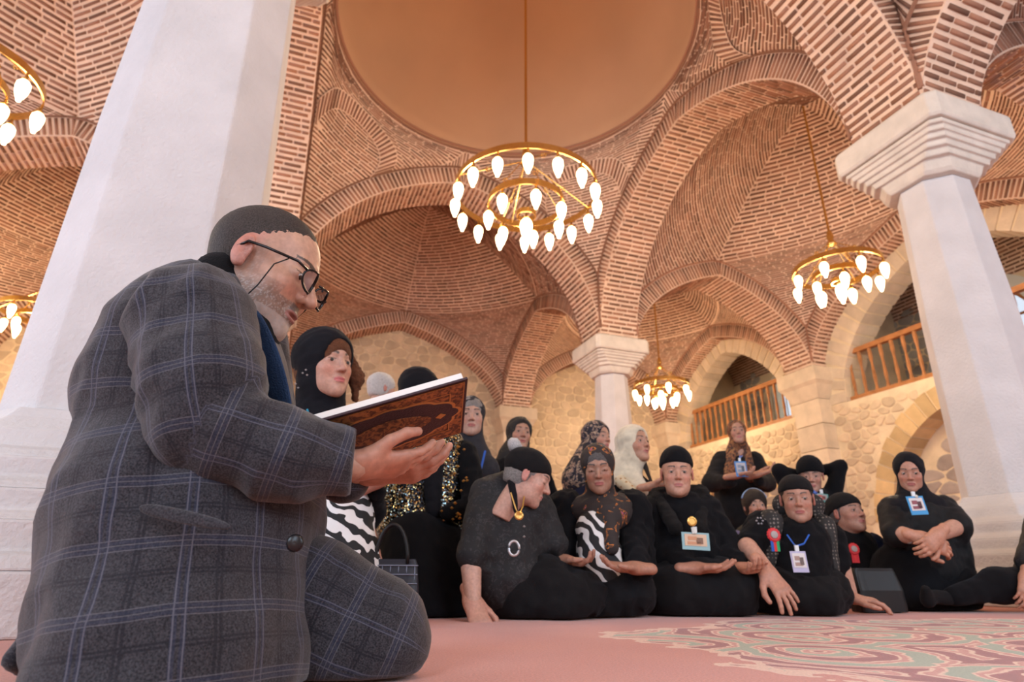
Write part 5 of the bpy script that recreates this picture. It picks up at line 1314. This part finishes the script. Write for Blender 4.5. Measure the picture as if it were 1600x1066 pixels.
# woman in the cream scarf
DF, RS = 1.10, .92
h = Head(A(992, 699, 3.3), 34, -6, 0, 1.02, tone=(.52, .29, .20), wide=1.0, ears=False)
p = Person('woman in a cream headscarf with patterned border, looking to the right', h)
hd = hand(A(1018, 760, 3.1), nrm((.8, -.3, .1)), nrm((0, 0, 1)), curl=.8, s=.9, tone=(.52, .29, .2), h=.005)
p.body([hd], [(A(985, 735, 3.35), A(985, 930, 3.35), .09, .14)], hres=.0045); p.eyes(); p.hair(H_DARK, 1.02, .064, -.10)
p.hijab(CREAM, [(A(975, 730, 3.36), A(965, 755, 3.36), .09, .10), (A(972, 735, 3.36), A(1000, 765, 3.22), .08, .05)], open_=(.060, .088, .0), size=1.04)
p.cloth('scarf_border', pattern('scarf_border', 'check', [(0, (.35, .17, .06)), (.4, (.6, .5, .34))], 40), [(A(970, 752, 3.24), A(1004, 780, 3.12), .035, .02)], h=.009, fold=.003)
p.cloth('coat', BLACK, [(A(975, 780, 3.4), A(985, 920, 3.4), .17, .2), (A(1000, 765, 3.35), A(1030, 800, 3.3), .07, .05)], h=.015)
p.cloth('hair_lock', H_DARK, [(A(1003, 715, 3.3), A(1022, 765, 3.25), .018, .006)], h=.006, fold=.001)

# seated woman in the black beanie
DF, RS = 1.00, .92
h = Head(A(1058, 745, 2.92), -11, 4, 2, 1.06, tone=(.58, .325, .235), wide=1.08, fat=1.0, lips=(.48, .18, .16), gaze=(0, -.1))
p = Person('seated woman in a black knitted cap with a gold pendant and name card, palms upturned', h)
hd = hand(A(1086, 888, 2.72), nrm((1, -.35, .0)), nrm((-.1, -.25, 1)), tside=1, curl=.25, s=1.0, tone=(.52, .27, .19)); hd2 = hand(A(1156, 888, 2.78), nrm((.2, -.9, -.1)), nrm((-.1, -.3, 1)), tside=-1, curl=.45, s=1.0, tone=(.52, .27, .19))
p.body([hd, hd2], [(A(1060, 800, 2.98), A(1075, 920, 2.95), .13, .18)]); p.eyes(); p.cap(BLACK, .050, .16, 1.04, 'knitted_cap', puff=.012); p.hair(H_DARK, .99, .03, -.06)
p.cloth('coat', BLACK, [(A(1066, 800, 2.98), A(1075, 850, 2.93), .08, .12), (A(1062, 815, 3.02), A(1085, 900, 2.98), .17, .19), (A(1022, 805, 2.98), A(1030, 870, 2.92), .095, .08), (A(1030, 870, 2.92), A(1078, 888, 2.76), .075, .05), (A(1102, 800, 3.0), A(1140, 865, 2.95), .09, .075), (A(1140, 865, 2.95), A(1152, 880, 2.82), .065, .05)], h=.013, fold=.010)
p.cloth('collar', cloth_mat('fur_collar', (.012, .011, .011), 1.0), [(A(1028, 782, 2.95), A(1056, 825, 2.80), .034, .036), (A(1096, 778, 2.98), A(1092, 825, 2.84), .042, .036), (A(1028, 775, 3.0), A(1092, 770, 3.02), .045, .045)], k=.05, h=.011, fold=.006, ff=90)
p.cloth('skirt', BLACK2, [(A(1030, 925, 2.9), A(1140, 920, 2.85), .14, .14), (A(1060, 930, 2.8), A(1130, 930, 2.80), .13, .12)], k=.08, h=.014, fold=.011, ff=20)
mb = MB(); c = A(1081, 815, 2.68); mb.lathe([(0, 0), (.019, 0), (.020, .004), (.014, .006), (.013, .003), (0, .003)], c, 16, Rz); p.mesh('pendant', mb, MATS['gold_pendant'])
p.badge(A(1087, 846, 2.68), .115, .070, (.25, .42, .45), -.05, None, photo=((.55, .25, .12), (.62, .42, .28)))
mb = MB(); mb.tube([A(1083, 824, 2.68), A(1085, 834, 2.68)], .010, 6); p.mesh('badge_clip', mb, M_white)

# standing woman in the brown scarf
DF, RS = 1.00, .92
h = Head(A(1152, 679, 4.9), -12, -4, 0, 1.02, tone=(.46, .26, .19), wide=.94, ears=False)
p = Person('standing woman in a long brown flowered scarf, both palms raised, blue name card', h)
hd = hand(A(1148, 744, 4.55), nrm((.9, -.3, .1)), nrm((0, -.3, 1)), tside=1, curl=.4, s=1.0, tone=(.45, .25, .18), h=.006); hd2 = hand(A(1182, 742, 4.55), nrm((.8, -.4, .2)), nrm((0, -.3, 1)), tside=-1, curl=.4, s=1.0, tone=(.45, .25, .18), h=.006)
p.body([hd, hd2], [(A(1152, 710, 4.95), A(1155, 800, 4.95), .09, .14), (A(1150, 800, 4.95), A(1150, 915, 4.95), .14, .12)], hres=.005); p.eyes(); p.hair(H_DARK, 1.0, .06, -.04)
p.hijab(BROWNF, [(A(1145, 705, 4.95), A(1138, 745, 4.85), .06, .05), (A(1162, 705, 4.95), A(1172, 745, 4.85), .06, .05)], open_=(.060, .088, .0), size=.98, h=.010)
p.cloth('coat', BLACK2, [(A(1150, 735, 5.0), A(1153, 815, 5.0), .17, .21), (A(1128, 720, 5.0), A(1112, 755, 4.85), .085, .075), (A(1112, 755, 4.85), A(1142, 752, 4.6), .07, .05), (A(1178, 720, 5.0), A(1198, 755, 4.85), .085, .07), (A(1198, 755, 4.85), A(1186, 752, 4.62), .06, .045)], h=.018, fold=.005)
p.cloth('skirt', BLACK, [(A(1153, 830, 5.0), A(1153, 925, 4.98), .20, .22)], h=.022, fold=.006)
p.badge(A(1158, 733, 4.5), .085, .115, (.05, .22, .55), 0, [[A(1160, 712, 4.62)], [A(1156, 712, 4.62)]], photo=((.2, .25, .35), (.45, .42, .45)))

# girl or small woman with long dark hair, between the seated women
DF, RS = 1.00, .92
h = Head(A(1181, 795, 3.9), -8, 0, 0, .95, tone=LT, wide=.9)
p = Person('dark haired figure with a pale blue hair band, peering out between two seated women', h)
p.body([], [(A(1178, 820, 3.95), A(1178, 930, 3.95), .07, .12)], hres=.005); p.eyes(); p.hair(H_DARK, 1.14, .055, -.12, h=.008)
mb = MB(); mb.tube([p.h.wld(np.array([[.088 * math.cos(t), -.01, .03 + .095 * math.sin(t)]]))[0] for t in np.linspace(.3, math.pi - .3, 14)], .010, 6); p.mesh('hair_band', mb, mat('pale_blue_band', (.25, .38, .62), .5), True)
p.cloth('cardigan', cloth_mat('olive_cardigan', (.045, .04, .028)), [(A(1178, 850, 4.0), A(1178, 930, 3.95), .14, .18)], h=.016)
p.cloth('sleeve', cloth_mat('lilac_sleeve', (.13, .11, .18)), [(A(1150, 840, 3.88), A(1150, 885, 3.8), .05, .05)], h=.014)

# woman with raised arms and black hat
DF, RS = 1.00, .92
h = Head(A(1268, 748, 3.9), -26, 10, 0, 1.0, tone=(.50, .28, .21), wide=.98)
p = Person('woman in a black rolled hat with both elbows raised behind her head', h)
p.body([], [(A(1265, 780, 3.95), A(1265, 930, 3.95), .08, .14)], hres=.005); p.eyes(); p.cap(BLACK, .035, .2, 1.14, 'hat', puff=.012, h=.008)
p.cloth('top', BLACK, [(A(1268, 790, 3.98), A(1268, 930, 3.95), .14, .18), (A(1243, 788, 3.98), A(1218, 736, 3.95), .060, .048), (A(1218, 736, 3.95), A(1255, 746, 4.02), .046, .04), (A(1294, 792, 3.98), A(1314, 728, 3.95), .075, .040), (A(1314, 728, 3.95), A(1278, 736, 4.02), .040, .036)], k=.025, h=.014, fold=.003)
p.badge(A(1284, 778, 3.72), .075, .05, (.12, .35, .32), -.15, None, photo=((.45, .08, .06), (.35, .30, .28)))
mb = MB(); mb.tube([A(1268, 766, 3.76), A(1276, 772, 3.72)], .010, 5); p.mesh('lanyard', mb, MATS['lanyard_blue'])

# seated woman in the patterned cardigan
DF, RS = 1.00, .92
h = Head(A(1246, 785, 2.95), -21, 6, 0, 1.05, tone=(.50, .275, .20), wide=1.07, fat=.9, gaze=(-.1, -.2))
p = Person('seated woman in a patterned knitted cardigan with red rosette and white name card', h)
hd = hand(A(1198, 893, 2.72), nrm((.35, -.5, -.75)), nrm((0, .6, -.8)), tside=-1, curl=.2, s=1.08, tone=(.54, .29, .21), spread=.35)
hd2 = hand(A(1330, 935, 3.0), nrm((.95, -.35, -.12)), nrm((-.1, .1, -1)), tside=-1, curl=.35, s=1.0, tone=(.54, .30, .22))
def limb(a, b, r0, r1, tone=(.54, .295, .215)):
    v, f = nets(lambda P: capd(P, a, b, r0, r1), np.minimum(a, b) - .08, np.maximum(a, b) + .08, .007); return v, f, np.tile(np.array(tone), (len(v), 1))
p.body([hd, hd2, limb(A(1168, 855, 2.86), A(1198, 890, 2.74), .042, .03), limb(A(1310, 880, 3.02), A(1330, 933, 3.02), .048, .030)], [(A(1245, 830, 3.02), A(1250, 930, 3.0), .13, .17)])
p.eyes(); p.hair(H_DARK, 1.02, .05, -.09); p.cap(BLACK2, .046, .16, 1.03, 'headband')
p.cloth('top', BLACK, [(A(1248, 850, 3.0), A(1245, 920, 2.95), .15, .17), (A(1190, 825, 2.98), A(1176, 850, 2.90), .085, .070), (A(1296, 840, 3.05), A(1308, 885, 3.02), .075, .062)], h=.013, fold=.010)
p.cloth('cardigan', KNIT, [(A(1204, 815, 2.94), A(1200, 880, 2.92), .06, .045), (A(1288, 822, 3.0), A(1300, 935, 2.95), .055, .045), (A(1225, 790, 3.05), A(1270, 790, 3.05), .06, .06)], k=.03, h=.011, fold=.003)
p.cloth('skirt', BLACK2, [(A(1185, 920, 2.95), A(1290, 925, 2.95), .12, .12), (A(1230, 930, 2.85), A(1280, 935, 2.85), .10, .10)], k=.07, h=.014, fold=.011)
p.badge(A(1249, 878, 2.72), .066, .085, (.45, .42, .60), .0, [[A(1240, 850, 2.76), A(1230, 836, 2.80)], [A(1256, 850, 2.76), A(1264, 836, 2.82)]], photo=((.35, .22, .18), (.66, .62, .62)))
p.rosette(A(1209, 836, 2.80), .030)
p.beads('shoulder_bead', [A(1187, 814, 2.84) + np.array([.014 * math.cos(k * 1.047), 0, .014 * math.sin(k * 1.047)]) for k in range(6)], mat('pale_embroidery', (.35, .35, .40), .6), .006)

# old woman in bandana looking aside
DF, RS = 1.10, .92
h = Head(A(1325, 807, 3.25), 18, -8, 0, 1.0, tone=(.45, .245, .18), wide=1.0, fat=.5)
p = Person('older woman in a black bandana turning her head right, red rosette on her waistcoat', h)
p.body([], [(A(1322, 845, 3.3), A(1330, 930, 3.3), .10, .14)]); p.eyes(); p.cap(BLACK2, .040, .25, 1.06, 'bandana'); p.hair(H_DGREY, .99, .03, -.05)
p.cloth('waistcoat', BLACK, [(A(1325, 860, 3.32), A(1335, 930, 3.3), .15, .18), (A(1305, 840, 3.35), A(1300, 880, 3.3), .08, .08)], h=.014)
p.cloth('sleeve', NAVY, [(A(1362, 855, 3.32), A(1366, 910, 3.25), .075, .07), (A(1362, 885, 3.3), A(1345, 925, 3.15), .06, .05)], h=.013, fold=.010)
p.rosette(A(1334, 858, 3.08), .030, ((.6, .02, .03), (.65, .03, .03), (.6, .02, .03)))
DF = 1.0
handbag('handbag', 1362, 888, 950, 3.14, .24, .09, 'black leather bag on the carpet before the older woman in the bandana', mat('bag_leather', (.006, .006, .007), .45), False, .15)

# woman in black headscarf, hands clasped
DF, RS = 0.95, .92
h = Head(A(1422, 743, 3.55), -33, 12, 3, 1.06, tone=(.50, .265, .19), wide=1.03, fat=.6, gaze=(-.2, -.2), ears=False)
p = Person('woman in a black headscarf and shiny black coat, hands clasped before her, blue name card', h)
hd = hand(A(1440, 842, 3.30), nrm((.8, -.2, -.35)), nrm((-.1, 1, -.1)), tside=-1, curl=.5, s=1.1, tone=(.54, .29, .2)); hd2 = hand(A(1466, 836, 3.27), nrm((-.8, -.3, -.5)), nrm((.1, 1, .1)), tside=1, curl=.5, s=1.08, tone=(.54, .29, .2))
p.body([hd, hd2, limb(A(1408, 835, 3.42), A(1438, 842, 3.32), .042, .032), limb(A(1490, 825, 3.42), A(1466, 836, 3.30), .042, .032)], [(A(1428, 800, 3.6), A(1435, 930, 3.6), .14, .18)]); p.eyes(); p.hair(H_DARK, 1.0, .058, -.04)
p.hijab(SCARF, [(A(1420, 790, 3.58), A(1402, 800, 3.55), .08, .08), (A(1432, 785, 3.58), A(1455, 795, 3.58), .09, .09)], open_=(.060, .088, -.002), size=1.0)
p.cloth('coat', cloth_mat('shiny_black_coat', (.013, .013, .014), .45), [(A(1430, 815, 3.62), A(1440, 880, 3.6), .175, .20), (A(1398, 800, 3.58), A(1400, 835, 3.46), .095, .08), (A(1472, 798, 3.62), A(1496, 822, 3.5), .10, .080), (A(1480, 850, 3.6), A(1490, 890, 3.6), .12, .11)], h=.014, fold=.007, ff=34)
p.cloth('skirt', BLACK, [(A(1418, 900, 3.6), A(1420, 950, 3.6), .20, .24), (A(1480, 920, 3.6), A(1470, 945, 3.6), .18, .20)], h=.018, fold=.005)
p.badge(A(1433, 790, 3.32), .085, .092, (.05, .30, .62), .05, None, photo=((.25, .07, .09), (.66, .62, .62)))
mb = MB(); mb.lathe([(0, -.01), (.009, 0), (0, .01)], A(1432, 776, 3.32), 8); p.mesh('badge_clip', mb, M_white)
mb = MB(); c = A(1420, 838, 3.36); mb.tube([c + np.array([.008 * math.sin(t) * .3, .034 * math.cos(t), .034 * math.sin(t)]) for t in np.linspace(0, 2 * math.pi, 15)[:-1]], .004, 5, True); p.mesh('bracelet', mb, MATS['silver_thread'])

# reclining figure cut off by the right edge
DF, RS = 0.90, .92
h = Head(A(1665, 780, 3.7), -60, 0, 0, 1.0, tone=MT)
p = Person('person in black reclining with outstretched leg, cut off by the right edge', h)
hd = hand(A(1603, 905, 3.45), nrm((-.5, -.3, -.8)), nrm((0, 1, 0)), curl=.4, s=1.0, tone=(.5, .28, .2))
p.body([hd], [(A(1665, 810, 3.75), A(1650, 920, 3.7), .12, .15)], hres=.006); p.hair(H_DARK, 1.05, .05, -.05, h=.01)
p.cloth('trouser_leg', BLACK, [(A(1640, 915, 3.6), A(1560, 915, 3.55), .12, .095), (A(1560, 915, 3.55), A(1490, 932, 3.5), .085, .055)], k=.05, h=.012, fold=.003)
p.cloth('sock', BLACK2, [(A(1482, 935, 3.5), A(1450, 932, 3.48), .040, .038), (A(1450, 940, 3.46), A(1446, 922, 3.44), .034, .026)], k=.03, h=.010, fold=.002)
p.cloth('coat', LACE, [(A(1650, 830, 3.7), A(1640, 910, 3.65), .16, .18), (A(1620, 840, 3.6), A(1604, 880, 3.5), .07, .06)], h=.014)
